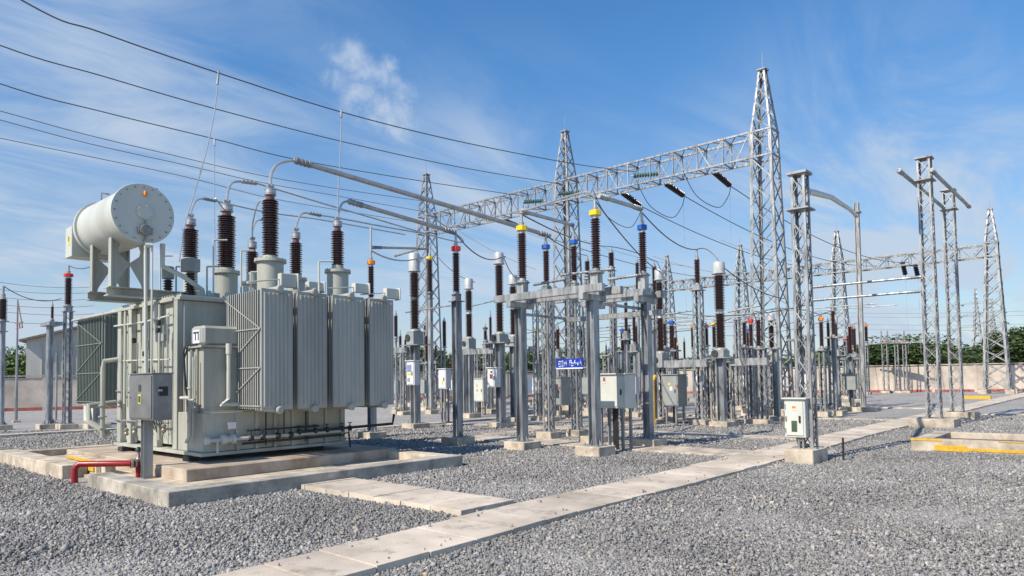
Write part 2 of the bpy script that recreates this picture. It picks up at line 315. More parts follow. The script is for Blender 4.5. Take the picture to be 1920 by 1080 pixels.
# ================================================================ GROUND
gb=MB(); gb.add([(-900,-900,0),(900,-900,0),(900,900,0),(-900,900,0)],[(0,1,2,3)])
tag(gb.build('ground',GRAV,smooth=False),kind='structure')
def slabs(x0,x1,y0,y1,z,pitch,along='x',gap=.012,jit=.005):
    mb=MB(); a=x0 if along=='x' else y0; e=x1 if along=='x' else y1
    while a<e-.1:
        L_=min(pitch*random.uniform(.97,1.03),e-a); h=z+random.uniform(-jit,jit)
        j=random.uniform(-jit,jit)
        if along=='x': mb.ext(a+gap/2,a+L_-gap/2,y0+j,y1+j,-.05,h)
        else: mb.ext(x0+j,x1+j,a+gap/2,a+L_-gap/2,-.05,h)
        a+=L_
    return mb
PY0,PY1=5.30,6.34
def pcen(x): return float(np.interp(x,[-4,4.2,7,10,14,21,41,76],[5.25,5.57,5.73,5.70,5.79,5.98,6.2,6.3]))
def pwid(x): return float(np.interp(x,[-4,4.2,7,10,14,21,41,76],[.95,.92,1.,1.,1.04,1.02,1.08,1.1]))
p=MB(); a_=-4.
while a_<76:
    L_=random.uniform(.58,.66); x0_,x1_=a_+.006,a_+L_-.006; h_=.066+random.uniform(-.005,.005); j_=random.uniform(-.006,.006)
    q_=[(x0_,pcen(x0_)-pwid(x0_)/2+j_),(x1_,pcen(x1_)-pwid(x1_)/2+j_),(x1_,pcen(x1_)+pwid(x1_)/2+j_),(x0_,pcen(x0_)+pwid(x0_)/2+j_)]
    p.add([(x,y,-.05) for x,y in q_]+[(x,y,h_+random.uniform(-.003,.003)) for x,y in q_],[(3,2,1,0),(4,5,6,7),(0,1,5,4),(1,2,6,5),(2,3,7,6),(3,0,4,7)]); a_+=L_
tag(p.build('path',SLAB,bevel=.0025,smooth=False),kind='structure')
p=slabs(6.12,7.12,PY1+.02,10.04,.072,.6,'y'); tag(p.build('side_path',SLAB,bevel=.0025,smooth=False),kind='structure')
SX=[]   # (x0,x1,y0,y1) things no stone may lie on
SX+=[(6.1,7.14,PY1,10.06),(4.05,9.8,10.0,19.7)]
def strip(x0,x1,y0,y1,z=.05):
    mb=slabs(x0,x1,y0,y1,z,1.1,'x' if x1-x0>y1-y0 else 'y',gap=.012,jit=.003); SX.append((x0,x1,y0,y1))
    tag(mb.build('path',CONC,bevel=.006,smooth=False),kind='structure')
strip(18.5,19.2,PY1+.05,20.0); strip(13.98,15.15,PY1+.05,14.55); strip(13.4,20.55,14.6,15.2)
strip(11.8,48,20.6,21.1); strip(27.8,28.4,PY1+.05,20.5); strip(33.6,34.1,-14,PY0-.05); strip(38.2,38.8,PY1+.05,30)
q1=on_z(20,821); q2=on_z(190,810); strip(q1.x-3,q2.x+1.5,q2.y,q2.y+.55,.1); strip(44,60,16.5,17.1); strip(21.3,27.7,13.4,13.9,.045); strip(9.9,11.8,17.2,17.7)
# bund around the transformer
e=empty('bund_wall',(6.9,15,0),'low concrete kerb wall boxing in the big transformer','kerb')
KX0,KX1,KY0,KY1=4.08,9.76,10.08,19.65
b=MB(); b.ext(KX0,KX1,KY0,KY0+.36,-.1,.215); b.ext(KX0,KX0+.34,KY0+.37,13.35,-.1,.21); b.build('kerb',CONCD,e,bevel=.01,smooth=False)
b=MB(); b.ext(KX0,KX0+.42,14.75,KY1,-.1,.25); b.ext(KX0+.43,KX1,KY1-.36,KY1,-.1,.21); b.ext(KX1-.34,KX1,KY0+.37,KY1-.37,-.1,.212); b.build('kerb',CONC,e,bevel=.01,smooth=False)
b=MB(); b.ext(KX0+.35,KX1-.35,KY0+.37,KY1-.37,-.1,.055); b.build('floor_slab',CONC,e,smooth=False)
b=MB(); b.ext(4.62,4.80,14.2,16.5,.05,.30); b.ext(4.53,4.615,14.4,15.9,.05,.22); b.build('inner_wall',CONC,e,bevel=.006)
b=MB(); b.ext(4.505,4.53,14.45,15.7,.12,.2); b.ext(4.60,4.618,14.5,16.3,.24,.295); b.build('paint_band',YEL,e)
pl=empty('plinth',(7.4,14.8,0),'stained concrete plinth right under the big transformer','foundation')
b=MB(); b.ext(5.15,9.62,12.0,18.3,.05,.265)
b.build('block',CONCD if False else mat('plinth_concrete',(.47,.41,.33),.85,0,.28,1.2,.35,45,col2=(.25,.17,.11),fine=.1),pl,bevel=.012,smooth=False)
b=MB(); b.ext(5.7,8.6,13.2,13.45,.26,.36); b.ext(5.7,8.6,16.5,16.75,.26,.36); b.each('skid_beam',DARKGAP,pl)
# kerbed pit on the right with yellow paint
e=empty('kerbed_pit',(18.6,1,0),'raised concrete pit edge with peeling yellow paint beside the path','kerb')
b=MB(); b.ext(17.45,17.75,-7,3.8,-.05,.27); b.ext(17.76,20.0,3.45,3.8,-.05,.265); b.ext(19.75,20.0,-7,3.44,-.05,.265); b.build('kerb',CONC,e,bevel=.01,smooth=False)
b=MB(); b.ext(17.435,17.447,2.75,3.35,.03,.15); b.ext(17.436,17.447,1.3,2.76,.05,.11); b.ext(17.44,17.50,3.2,3.805,.235,.276); b.ext(17.44,17.53,-1.2,2.2,.262,.276); b.ext(17.44,17.49,-6,-2.2,.25,.276); b.build('paint_band',YEL,e)
b=MB(); b.ext(17.76,19.74,-7,3.44,-.05,.13); b.build('soil_fill',DIRT,e,smooth=False); SX.append((17.4,20.05,-7,3.85))
ka=on_z(1808,748); kb=on_z(1864,747)
e=tag(MB().ext(ka.x,ka.x+.4,kb.y,ka.y,-.05,.2).build('kerb_block',YEL,bevel=.01),'long low yellow painted kerb far off before the white wall','kerb')

# ---------------------------------------------------------------- boundary walls
WA=on_z(-260,779); WC=on_z(1215,738.2); WB=on_z(2500,731)
WC.z=0;WA.z=0;WB.z=0
def wall(a,b,label,h=2.45):
    e=empty('boundary_wall',a,label,'wall'); d=(b-a); L_=d.length; d.normalize(); n=int(L_/3.2); nb=Vector((-d.y,d.x,0)); rz=math.atan2(d.y,d.x)
    mb=MB(); mp=MB(); mc=MB(); mr=MB()
    for i in range(n):
        c=a+d*(L_/n*(i+.5)); mb.box((c.x,c.y,h/2-.05),(L_/n-.24,.14,h-.1),rz)
        mr.box((c.x-nb.x*0,c.y,.13),(L_/n-.245,.2,.2),rz)
    for i in range(n+1):
        c=a+d*(L_/n*i); mp.box((c.x,c.y,h/2-.04),(.24,.26,h-.06),rz)
    c=(a+b)/2; mc.box((c.x,c.y,h+.03),(L_+.2,.3,.09),rz)
    mb.build('panel',WALLM,e,smooth=False); mp.build('pillar',WALLM,e,smooth=False); mc.build('coping',CONCD,e,smooth=False); mr.build('red_base_band',REDK,e,smooth=False)
wall(WA,WC,'pale rendered boundary wall behind the transformer and breakers')
wall(WC,WB,'pale rendered boundary wall with red base at far right below the trees')
# ---------------------------------------------------------------- far building at left
e=empty('storage_building',on_z(140,771),'grey sheet clad shed with a gable roof beyond the wall at left','building')
g0=on_z(36,770.)-Vector((0,0,0)); dwn=(WC-WA).normalized(); nn=Vector((-dwn.y,dwn.x,0)); 
g0=g0+nn*2.5; rz=math.atan2(dwn.y,dwn.x)
def gp(s,t,z): q=g0+dwn*s+nn*t; return (q.x,q.y,z)
hz_=zat(g0,638); hr=zat(g0+dwn*4.2,582)
b=MB(); S=17.
b.add([gp(0,0,0),gp(S,0,0),gp(S,0,hz_),gp(S*.5,0,hr),gp(0,0,hz_),gp(0,14,0),gp(S,14,0),gp(S,14,hz_),gp(S*.5,14,hr),gp(0,14,hz_)],[(0,1,2,3,4),(9,8,7,6,5),(0,4,9,5),(1,6,7,2)])
b.build('wall',SHEET,e,smooth=False)
b=MB(); 
for s0,s1,z0,z1 in((-.4,S*.5,hz_-.12,hr+.05),(S*.5,S+.4,hr+.05,hz_-.12)):
    b.add([gp(s0,-.5,z0),gp(s1,-.5,z1),gp(s1,14.5,z1),gp(s0,14.5,z0),gp(s0,-.5,z0+.16),gp(s1,-.5,z1+.16),gp(s1,14.5,z1+.16),gp(s0,14.5,z0+.16)],[(3,2,1,0),(4,5,6,7),(0,1,5,4),(2,3,7,6),(1,2,6,5),(3,0,4,7)])
b.build('roof',mat('rusty_roof',(.25,.2,.17),.8,.1,.25,3),e,smooth=False)
b=MB()
for k in range(1,17): q=gp(k,-.03,hz_/2); b.box(q,(.05,.05,hz_-.2),rz)
b.ext(0,0,0,0,0,0) if False else None
b.build('cladding_rib',SHEET,e,smooth=False)
# ---------------------------------------------------------------- trees beyond the wall
def crown_mesh(seed,n=1500,W=1.,H=1.,lobes=9):
    g=np.random.default_rng(seed)
    cs=g.normal(0,1,(lobes,3)); cs/=np.linalg.norm(cs,axis=1)[:,None]; cs*=np.array([.55*W,.55*W,.42*H])*g.uniform(.35,1,(lobes,1)); rr=g.uniform(.3,.55,lobes)
    k=g.integers(0,lobes,n); d=g.normal(0,1,(n,3)); d/=np.linalg.norm(d,axis=1)[:,None]
    p=cs[k]+d*(rr[k]*g.uniform(.55,1.05,n)**.7)[:,None]*np.array([W,W,H*.8])
    s=g.uniform(.018,.048,n)[:,None]
    a=g.normal(0,1,(n,3)); a/=np.linalg.norm(a,axis=1)[:,None]; b=np.cross(a,g.normal(0,1,(n,3))); b/=np.linalg.norm(b,axis=1)[:,None]
    v=np.stack([p-a*s,p+b*s*.6,p+a*s,p-b*s*.6],1).reshape(-1,3)
    me=bpy.data.meshes.new('crown'); me.from_pydata(v.tolist(),[],[(4*i,4*i+1,4*i+2,4*i+3) for i in range(n)]); me.materials.append(LEAF); return me
CR=[crown_mesh(s,7000,1,1,lobes=11+s) for s in range(4)]
tb=MB().tube([(0,0,0),(.03,.02,.5),(0,.05,1)],[.06,.045,.03],7)
for a in range(5): tb.tube([(0,.03,.62+.05*a),(.22*math.cos(a*1.3),.22*math.sin(a*1.3),.95+.05*a)],[.025,.01],5)
tk=tb.build('trunk',BARK); TRK=tk.data; bpy.data.objects.remove(tk)
def tree(px,toppx,dist,wid,label,k,group='trees beyond the boundary wall'):
    q=on_z(px,740); dd=(Vector((q.x,q.y,0))).normalized(); u=dd*dist
    d0=depth(u); h=zat(u,toppx-16)
    r=empty('tree',(u.x,u.y,0),label,'tree',group)
    c=bpy.data.objects.new('crown',CR[k%4]); sc.collection.objects.link(c); c.parent=r; c.location=(0,0,h*.56); kw=.62+.16*((k*7)%5)/2; c.scale=(wid*kw,wid*kw,h*.5); c.rotation_euler=(0,0,k*1.7)
    t=bpy.data.objects.new('trunk',TRK); sc.collection.objects.link(t); t.parent=r; t.scale=(3,3,h*.62)
TREES=[(1500,668,86,9,'tree crown seen between the tall lattice tower and the slim box column'),
(1610,655,92,10,'dark tree just left of the three slim far posts'),(1645,640,96,11,'broad dark tree behind the leftmost of the three slim far posts'),
(1690,633,92,10,'highest of the dark trees behind the three slim far posts'),(1730,648,98,10,'dark tree behind the near twin column at right'),
(1765,655,95,9,'dark tree between the two tall columns at right'),(1800,662,99,9,'low tree just right of the tall twin columns'),
(1835,668,95,8,'low tree in front of the distant pylons'),(1868,658,100,9,'tree behind the far lattice mast at right'),(1905,628,84,9,'tall light tree at the right edge of the picture'),
(1940,600,86,9,'tallest tree cut off by the right edge'),(1290,680,108,9,'low tree left of the wide pale column, over the wall'),(1340,672,112,10,'low tree behind the breaker with the white head at right'),
(1390,684,110,9,'low tree seen below the steel beam right of the breaker'),(1440,672,105,9,'low tree behind the main lattice tower'),(1550,676,98,8,'low tree behind the orange capped insulator at right'),
(1230,668,104,9,'tree behind the second post of the nearest switch frame'),(1170,650,98,8,'ragged tree above the large pale cabinet'),(1095,672,100,9,'tree behind the blue sign post'),
(1035,660,96,8,'tree behind the blue sign'),(985,655,94,7,'tree right of the white capped breaker trio'),(948,662,92,7,'tree under the steel beam of the middle breakers'),(908,660,92,6,'small round tree left of the white control box with red sticker'),
(862,668,90,6,'tree seen left of the middle breaker beam'),(820,658,90,7,'tree right of the breaker nearest the radiators'),(775,650,88,8,'tree behind the breaker nearest the radiators'),(745,664,86,6,'tree beside the end of the radiators'),
(24,652,72,6,'green tree between the grey shed and the left edge')]
for i,(px,ty,di,wd,lb) in enumerate(TREES): tree(px,ty,di,wd,lb,i)
# ---------------------------------------------------------------- loose crushed stone (after every block is known) is built at the end
def scatter_stones():
    g=np.random.default_rng(3); n=500000
    d=3.9+(27-3.9)*g.random(n)**1.02; l=(g.random(n)*2-1)*(d*.8+2.6)
    keep=g.random(n)<np.clip(1.15-(d-9)/30,.3,1)
    d=d[keep]; l=l[keep]
    x=d*f0.x+l*r0.x; y=d*f0.y+l*r0.y
    ok=np.ones(len(x),bool)
    ok&=np.abs(y-np.interp(x,[-4,4.2,7,10,14,21,41,76],[5.25,5.57,5.73,5.70,5.79,5.98,6.2,6.3]))>np.interp(x,[-4,4.2,7,10,14,21,41,76],[.95,.92,1.,1.,1.04,1.02,1.08,1.1])/2+.012
    for (x0,x1,y0,y1) in SX: ok&=~((x>x0-.015)&(x<x1+.015)&(y>y0-.015)&(y<y1+.015))
    x=x[ok];y=y[ok];d=d[ok]
    k=70; tx=g.uniform(2.5,16,k); pc_=np.interp(tx,[-4,4.2,7,10,14,21,41,76],[5.25,5.57,5.73,5.70,5.79,5.98,6.2,6.3]); ty=np.where(g.random(k)<.5,pc_-.4+g.exponential(.05,k),pc_+.38-g.exponential(.06,k)); x=np.r_[x,tx]; y=np.r_[y,np.clip(ty,pc_-.4,pc_+.4)]; d=np.r_[d,np.full(k,6.)]; n=len(x)
    base=np.array([(-1,-1,-1),(1,-1,-1),(1,1,-1),(-1,1,-1),(-1,-1,1),(1,-1,1),(1,1,1),(-1,1,1)],float)*.55
    v=base[None]+g.normal(0,.2,(n,8,3)); v[:,4:,:2]*=g.uniform(.45,.9,(n,1,1))
    sz=g.lognormal(math.log(.0172),.36,n)*np.clip(.85+(d-6)/30,.85,1.5); v*=(sz[:,None]*g.uniform(.65,1.3,(n,3)))[:,None,:]
    q=g.normal(0,1,(n,4)); q/=np.linalg.norm(q,axis=1)[:,None]; a,b,c,e=q.T
    Rm=np.stack([1-2*(c*c+e*e),2*(b*c-a*e),2*(b*e+a*c),2*(b*c+a*e),1-2*(b*b+e*e),2*(c*e-a*b),2*(b*e-a*c),2*(c*e+a*b),1-2*(b*b+c*c)],1).reshape(n,3,3)
    v=np.einsum('nij,nkj->nki',Rm,v)
    z=g.uniform(.002,.020,n)+.012*np.sin(x*2.1)*np.cos(y*1.7)+.008*np.sin(x*.9+y*1.3); z[-k:]=.076
    v+=np.stack([x,y,z],1)[:,None,:]
    fc=np.array([(3,2,1,0),(4,5,6,7),(0,1,5,4),(1,2,6,5),(2,3,7,6),(3,0,4,7)])
    f=(fc[None]+np.arange(n)[:,None,None]*8).reshape(-1)
    me=bpy.data.meshes.new('gravel'); me.vertices.add(n*8); me.vertices.foreach_set('co',v.reshape(-1).astype(np.float32))
    me.loops.add(n*24); me.loops.foreach_set('vertex_index',f.astype(np.int32)); me.polygons.add(n*6)
    me.polygons.foreach_set('loop_start',np.arange(0,n*24,4,dtype=np.int32)); me.polygons.foreach_set('loop_total',np.full(n*6,4,dtype=np.int32))
    me.update(calc_edges=True); me.materials.append(STONE)
    o=bpy.data.objects.new('gravel',me); sc.collection.objects.link(o); tag(o,'loose grey crushed stone covering the yard','gravel',kind='stuff')
# ================================================================ POWER TRANSFORMER
T=empty('power_transformer',(7.2,15.2,.28),'big grey green oil transformer with finned radiators and a drum tank on top','transformer')
UX=5.9; V0=on_x(342,580,UX).y; V1=17.2; CZ=zat((UX,V0),557); UE=9.7
rf=on_z(378,854,.40); 
b=MB(); b.ext(UX+.02,UE-.5,V0-.02,V1,.5,CZ-.06); b.build('tank',TANK,T,bevel=.01,smooth=False)
LX0,LY0=rf.x+.04,rf.y+.04
b=MB(); b.ext(LX0,LX0+3.1,LY0,V0-.03,.44,1.17); b.build('lower_tank',TANK,T,bevel=.01,smooth=False)
b=MB(); b.ext(LX0-.06,LX0+3.2,LY0-.06,V1+.12,.37,.435); b.build('base_flange',TANK,T,bevel=.006,smooth=False)
b=MB(); b.ext(UX-.1,UE-.4,V0-.12,V1+.1,CZ-.055,CZ); b.ext(UX-.06,UE-.44,V0-.08,V1+.06,CZ+.003,CZ+.045)
for k in range(26):
    b.lathe((UX-.05,V0-.04+k*(V1-V0)/26,CZ+.0455),[(.018,0),(.018,.03)],6)
b.build('cover',TANK,T)
# vertical stiffeners on the left (-x) face and the lower front face
b=MB()
for y in (V0+.0,V0+.95,V0+1.55,V0+2.35,V1-.28): b.ext(UX-.10,UX+.018,y,y+.2,.44,CZ-.06)
b.each('stiffener',TANK,T,bevel=.008,smooth=False)
b=MB()
for k in range(7): x=LX0+.62+k*.39; b.ext(x,x+.06,LY0-.045,LY0-.002,.44,1.165)
b.ext(LX0,LX0+3.1,LY0-.05,LY0-.003,1.17,1.20)
b.build('stiffener',TANK,T,smooth=False)
# tap changer box in front of the tank corner
tx0=rf.x+.06; ty0=rf.y+.1
zc=zat((tx0,ty0+.4),650); zt=zat((tx0,ty0+.4),612)
ty1=on_x(357,620,tx0).y
b=MB(); b.ext(tx0+.02,tx0+.9,ty0+.02,ty1-.03,.436,zc-.03)
tc_=b.build('tap_changer',TANK,T,bevel=.012,smooth=False)
b=MB(); b.ext(tx0-.05,tx0+.95,ty0-.05,ty1+.04,zc-.028,zc+.015); b.build('rim',TANK,tc_)
b=MB(); b.ext(tx0+.0,tx0+.9,ty0+.0,ty1-.01,zc+.0155,zt); b.build('hood',TANK,tc_,bevel=.05)
b=MB()
for y in (ty0+.2,ty0+.42,ty0+.66): b.ext(tx0-.015,tx0+.018,y,y+.07,.5,zc-.04)
b.build('stiffener',TANK,tc_,smooth=False)
# number plate "77"
ym=(ty0+ty1)/2-.02; zm=(zc+zt)/2; 
npl=MB().box((tx0-.008,ym,zm-.01),(.012,.27,.25)).build('number_plate',WHT,T,smooth=False)
b=MB()
for o in(.055,-.065):
    b.bar((tx0-.017,ym+o+.055,zm+.065),(tx0-.017,ym+o-.04,zm+.07),.006,.028); b.bar((tx0-.0175,ym+o-.035,zm+.075),(tx0-.0175,ym+o-.035,zm-.085),.006,.026)
    b.bar((tx0-.017,ym+o+.05,zm+.045),(tx0-.017,ym+o+.03,zm+.075),.006,.02)
b.build('number_77',NAVY,npl,smooth=False)
# ---- radiators
def radiator(x0,wd,y0,y1,z0,z1,name='radiator',brace=False,npan=17,front=-1,mt=None):
    mt=mt or RAD
    b=MB(); pit=(y1-y0)/npan
    for k in range(npan):
        y=y0+k*pit+(0 if front<0 else pit-.0); th=.012 if 0<k<npan-1 else .03
        yy=y0+(k+.5)*pit
        nseg=8; 
        b.ext(x0+.01,x0+wd-.01,yy-th/2,yy+th/2,z0+.03,z1-.03)
        if k not in(0,npan-1): 
            for e in(0,1): b.ext(x0+(0 if e==0 else wd-.05),x0+(.05 if e==0 else wd),yy-.014,yy+.014,z0+.02,z1-.02)
    r=b.build(name,mt,T,smooth=False)
    # pressed front panel with flutes
    b=MB(); yf=y0-.012 if front<0 else y1+.012; s=-1 if front<0 else 1
    b.ext(x0,x0+wd,yf-.014,yf+.014,z0,z1)
    nf=7
    for i in range(nf):
        xa=x0+.03+i*(wd-.06)/nf; wq=(wd-.06)/nf
        b.add([(xa+.008,yf+s*.014,z0+.05),(xa+wq*.3,yf+s*.034,z0+.09),(xa+wq*.7,yf+s*.034,z0+.09),(xa+wq-.008,yf+s*.014,z0+.05),
               (xa+.008,yf+s*.014,z1-.05),(xa+wq*.3,yf+s*.034,z1-.09),(xa+wq*.7,yf+s*.034,z1-.09),(xa+wq-.008,yf+s*.014,z1-.05)],
              [(0,1,5,4),(1,2,6,5),(2,3,7,6),(0,3,2,1),(4,5,6,7)] if s<0 else [(4,5,1,0),(5,6,2,1),(6,7,3,2),(1,2,3,0),(7,6,5,4)])
    b.build('front_panel',mt,r,bevel=0,smooth=False)
    # header pipes with round end caps
    for zz,lab in((z1+.01,'top'),(z0-.0,'bottom')):
        b=MB(); xc=x0+wd*.52
        b.lathe((xc,(yf-.12 if s<0 else yf-(y1-y0)-.3),zz),[(.055,0),(.075,.02),(.075,.05),(.055,.07),(.055,.12+(y1-y0)+.3)] if s<0 else [(.055,0),(.055,(y1-y0)+.3),(.075,(y1-y0)+.32),(.075,(y1-y0)+.4)],14,'y')
        b.build('header_pipe',mt,r)
    if brace:
        b=MB(); X=x0-.016; zz=[z1-.12,z1-.62 if False else z0+(z1-z0)*.67,z0+(z1-z0)*.35,z0+.08]
        for z in zz[1:]: b.bar((X,y0,z),(X,y1,z),.012,.02)
        ya,yb=y1,y0
        for i in range(3):
            b.bar((X-.001,ya if i==0 else yb if False else ya,zz[i]),(X-.001,yb,zz[i+1]) ,.01,.018) if i==0 else b.bar((X-.001,yb,zz[i]),(X-.001,ya,zz[i+1]),.01,.018)
        b.build('brace',mt,r,smooth=False)
    return r
RY0=12.0; q0=on_y(488,770,RY0); q1=on_y(488,540,RY0); RZ0,RZ1=q0.z,q1.z
RXB=on_x(422,650,q0.x).y
prev=None
for i,(pa,pb) in enumerate(((489,549),(557,613),(623,683),(692,738))):
    xa=on_y(pa,650,RY0).x; xb=on_y(pb-1.5,650,RY0).x
    radiator(xa,xb-xa,RY0,RXB,RZ0,RZ1,brace=(i==0))
b=MB(); xe=on_y(738,650,RY0).x
for z in(RZ0+.35,RZ0+1.05,RZ0+1.7): b.bar((q0.x+.1,RY0+.35,z),(xe-.1,RY0+.35,z),.03,.03)
b.each('tie_bar',DARKGAP,T)  # dark colour on the bars stands in for deep shade between the radiators
# white horizontal valve boxes above the radiators
for pa,pb,py0,py1 in((512,550,516,541),(563,600,531,548),(655,684,534,551),(712,741,543,562)):
    a=on_y(pb,py1,RY0+.55); h=(py1-py0)*depth(a)/F
    b=MB(); b.ext(a.x-.34,a.x,RY0+.42,RY0+.56,a.z,a.z+h); b.ext(a.x-.001,a.x+.03,RY0+.38,RY0+.60,a.z-.02,a.z+h+.02); b.bar((a.x-1.0,RY0+.49,a.z+.03),(a.x-.34,RY0+.49,a.z+h*.55),.025); b.build('header_box',TANKL,T,bevel=.008)
b=MB()
for i in range(4):
    x=on_y((489,557,623,692)[i]+28,650,RY0).x
    b.tube([(x,RXB,RZ1-.02),(x,RXB+.25,RZ1+.0),(x,V0+.05,RZ1-.12)],.055,10); b.tube([(x,RXB,RZ0+.05),(x,V0,RZ0+.02)],.055,10)
b.each('oil_pipe',RAD,T)
# rear bank of radiators (left in the picture)
qa=on_z(190,760,RZ0); BY0=qa.y; BX0=qa.x; BZ1=zat(qa,586)
BY1=on_x(142,757,BX0).y
for i in range(4):
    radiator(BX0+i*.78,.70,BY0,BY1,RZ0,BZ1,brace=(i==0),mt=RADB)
b=MB(); b.tube([(BX0-.1,BY1,BZ1-.08),(BX0-.12,V1-1.2,BZ1-.08)],.035,10); b.tube([(BX0+.3,BY0+.1,BZ1+.05),(BX0+.3,V1,BZ1-.1)],.06,10); b.each('oil_pipe',TANK,T)
b=MB(); pp=on_z(243,770,1.2)
b.tube([(UX-.35,V1+.05,.55),(UX-.35,V1+.05,2.1),(UX-.35,V1-.02,2.25),(UX-.05,V1-.1,2.3)],.05,10); b.tube([(UX-.2,V1+.1,.6),(UX-.5,V1+.4,.9),(UX-.5,V1+.5,1.25),(UX+.1,V1+.6,1.3)],.07,10)
for z in(.75,1.0,1.25): b.lathe((UX-.35,V1+.05,z),[(.09,0),(.09,.03)],12)
b.each('oil_pipe',TANK,T)
# ---- conservator
CY0=14.3; cc=on_y(268,400,CY0); CX,CZC=cc.x,cc.z; rr_=(zat(cc,346)-zat(cc,456))/2*.955; CZC=(zat(cc,346)+zat(cc,456))/2
CY1=on_x(146,430,CX-rr_*.8).y
b=MB(); b.lathe((CX,CY0,CZC),[(rr_-.03,0),(rr_-.03,.05),(rr_,.052),(rr_,CY1-CY0-.05),(rr_-.02,CY1-CY0-.04),(rr_-.02,CY1-CY0)],64,'y'); cons=b.build('conservator',TANKL,T)
b=MB(); b.lathe((CX,CY0-.03,CZC),[(rr_+.03,0),(rr_+.035,.008),(rr_+.035,.03)],64,'y'); b.build('end_cap',TANKL,cons)
b=MB(); b.lathe((CX,CY1-.3,CZC),[(rr_+.001,0),(rr_+.045,.001),(rr_+.045,.07),(rr_+.001,.071)],64,'y'); b.build('flange_ring',TANKL,cons)
b=MB()
for k in range(20):
    a=2*PI*k/20; b.lathe((CX+math.cos(a)*(rr_-.03),CY0-.05,CZC+math.sin(a)*(rr_-.03)),[(.016,0),(.016,.02)],6,'y')
b.build('bolt',GALV,cons)
b=MB(); b.lathe((CX+.02,CY0-.07,CZC+.03),[(.12,0),(.15,.002),(.15,.04)],28,'y')
for k in range(10): a=2*PI*k/10; b.lathe((CX+.02+math.cos(a)*.13,CY0-.085,CZC+.03+math.sin(a)*.13),[(.012,0),(.012,.015)],6,'y')
b.build('manhole_cover',TANKL,cons)
b=MB(); b.lathe((CX+.02,CY0-.14,CZC-.33),[(.03,0),(.10,.01),(.11,.06),(.06,.10)],16,'y'); b.ext(CX-.11,CX+.15,CY0-.10,CY0-.033,CZC-.40,CZC-.27)
b.tube([(CX+.02,CY0-.06,CZC-.12),(CX+.02,CY0-.08,CZC-.26)],.016,8); b.tube([(CX+.02,CY0-.08,CZC-.40),(CX+.02,CY0-.08,CZC-.62)],.022,8); b.build('level_gauge',BRONZE,cons)
b=MB(); b.lathe((CX+.02,CY0-.06,CZC+rr_-.16),[(.02,-.05),(.03,-.04),(.03,.03),(.02,.05)],12); b.build('sight_glass',ORAC,cons)
b=MB(); b.lathe((CX+rr_*.55,CY0+.2,CZC+rr_-.15),[(.06,0),(.06,.17),(.04,.2)],14); b.tube([(CX-.25,CY1-.8,CZC+rr_-.1),(CX-.25,CY1-.8,CZC+rr_+.1),(CX-.1,CY1-.8,CZC+rr_+.1)],.02,8); b.build('vent',GALV,cons)
b=MB(); b.ext(CX-rr_*1.0,CX+rr_*.5,CY1+.02,CY1+.42,CZC-rr_*1.08,CZC+rr_*.1); bx=b.build('terminal_box',TANKL,cons,bevel=.01)
b=MB(); b.lathe((CX-rr_*1.003,CY1+.2,CZC-rr_*.38),[(.01,-.02),(.06,-.02),(.06,0)],3,'x'); b.ext(CX-rr_*1.01,CX-rr_*1.001,CY1+.12,CY1+.22,CZC-rr_*.62,CZC-rr_*.5); b.build('warning_sticker',YELC,bx)
# its stand: two splayed plates with cut-out waists
zb=CZ+.22; zs=CZC-rr_*.75
HW=.33
for j,yy in enumerate((on_x(243,500,CX).y,on_x(207,500,CX).y)):
    b=MB()
    pr=[(-.62,zb),(-.62,zs+.1),(-.57,zs+.1)]
    def plate(pts,y,t=.03):
        n=len(pts); vs=[(CX+p[0],y,p[1]) for p in pts]+[(CX+p[0],y+t,p[1]) for p in pts]
        b.add(vs,[tuple(range(n)),tuple(range(2*n-1,n-1,-1))]+[(i+n,(i+1)%n+n,(i+1)%n,i) for i in range(n)])
    zm_=(zb+zs)/2
    for s in(-1,1):
        pts=[(-.33,zb),(-.25,zb),(-.22,zb+.10),(-.012,zm_-.03),(-.012,zm_+.02),(-.19,zm_+.17),(-.21,zs-.22),(-.17,zs-.10),(-.001,zs-.06),(-.001,zs+.16),(-.33,zs+.30)]
        plate(pts if s<0 else [(-p,q) for p,q in pts][::-1],yy)
    b.ext(CX-.36,CX-.331,yy-.06,yy+.09,zb,zs+.30); b.ext(CX+.331,CX+.36,yy-.06,yy+.09,zb,zs+.30)
    b.ext(CX-.32,CX+.32,yy-.05,yy-.002,zs-.06,zs-.03)
    b.build('conservator_stand',TANK,T,bevel=0,smooth=False)
b=MB()
for yy in (on_x(243,500,CX).y-.13,on_x(207,500,CX).y-.13):
    b.ext(CX-.42,CX+1.3,yy,yy+.30,zb-.022,zb-.002); b.ext(CX-.42,CX+1.3,yy+.13,yy+.15,zb-.16,zb-.022); b.ext(CX-.42,CX+1.3,yy+.03,yy+.27,zb-.18,zb-.16)
b.each('stand_beam',TANK,T,smooth=False)
b=MB()
a=(CX+.02,CY0-.08); b.tube([(a[0],a[1],CZC-.62),(a[0]+.02,a[1],2.4),(a[0]+.05,a[1],1.0)],.03,10)
b.tube([(CX+.13,CY0-.12,CZC-.62),(CX+.13,CY0-.12,.9)],.02,8); b.tube([(CX+.13,CY0-.12,CZC-.62),(CX+.02,CY0-.08,CZC-.62)],.05,8)
b.tube([(CX+.45,CY0+.2,CZC-.5),(CX+.45,CY0+.2,CZC-.95),(CX+.9,CY0+.3,CZC-1.1),(CX+1.3,CY0+.3,CZC-1.35),(CX+1.35,CY0+.3,CZ)],.05,10)
b.tube([(UX-.16,V1-.7,CZ-.1),(UX-.16,V1-.7,1.3)],.025,8); b.tube([(UX-.16,V0+.7,CZ-.1),(UX-.16,V0+.7,.6)],.02,8); b.tube([(UX-.14,V0+1.4,CZ-.1),(UX-.14,V0+1.4,.6)],.018,8)
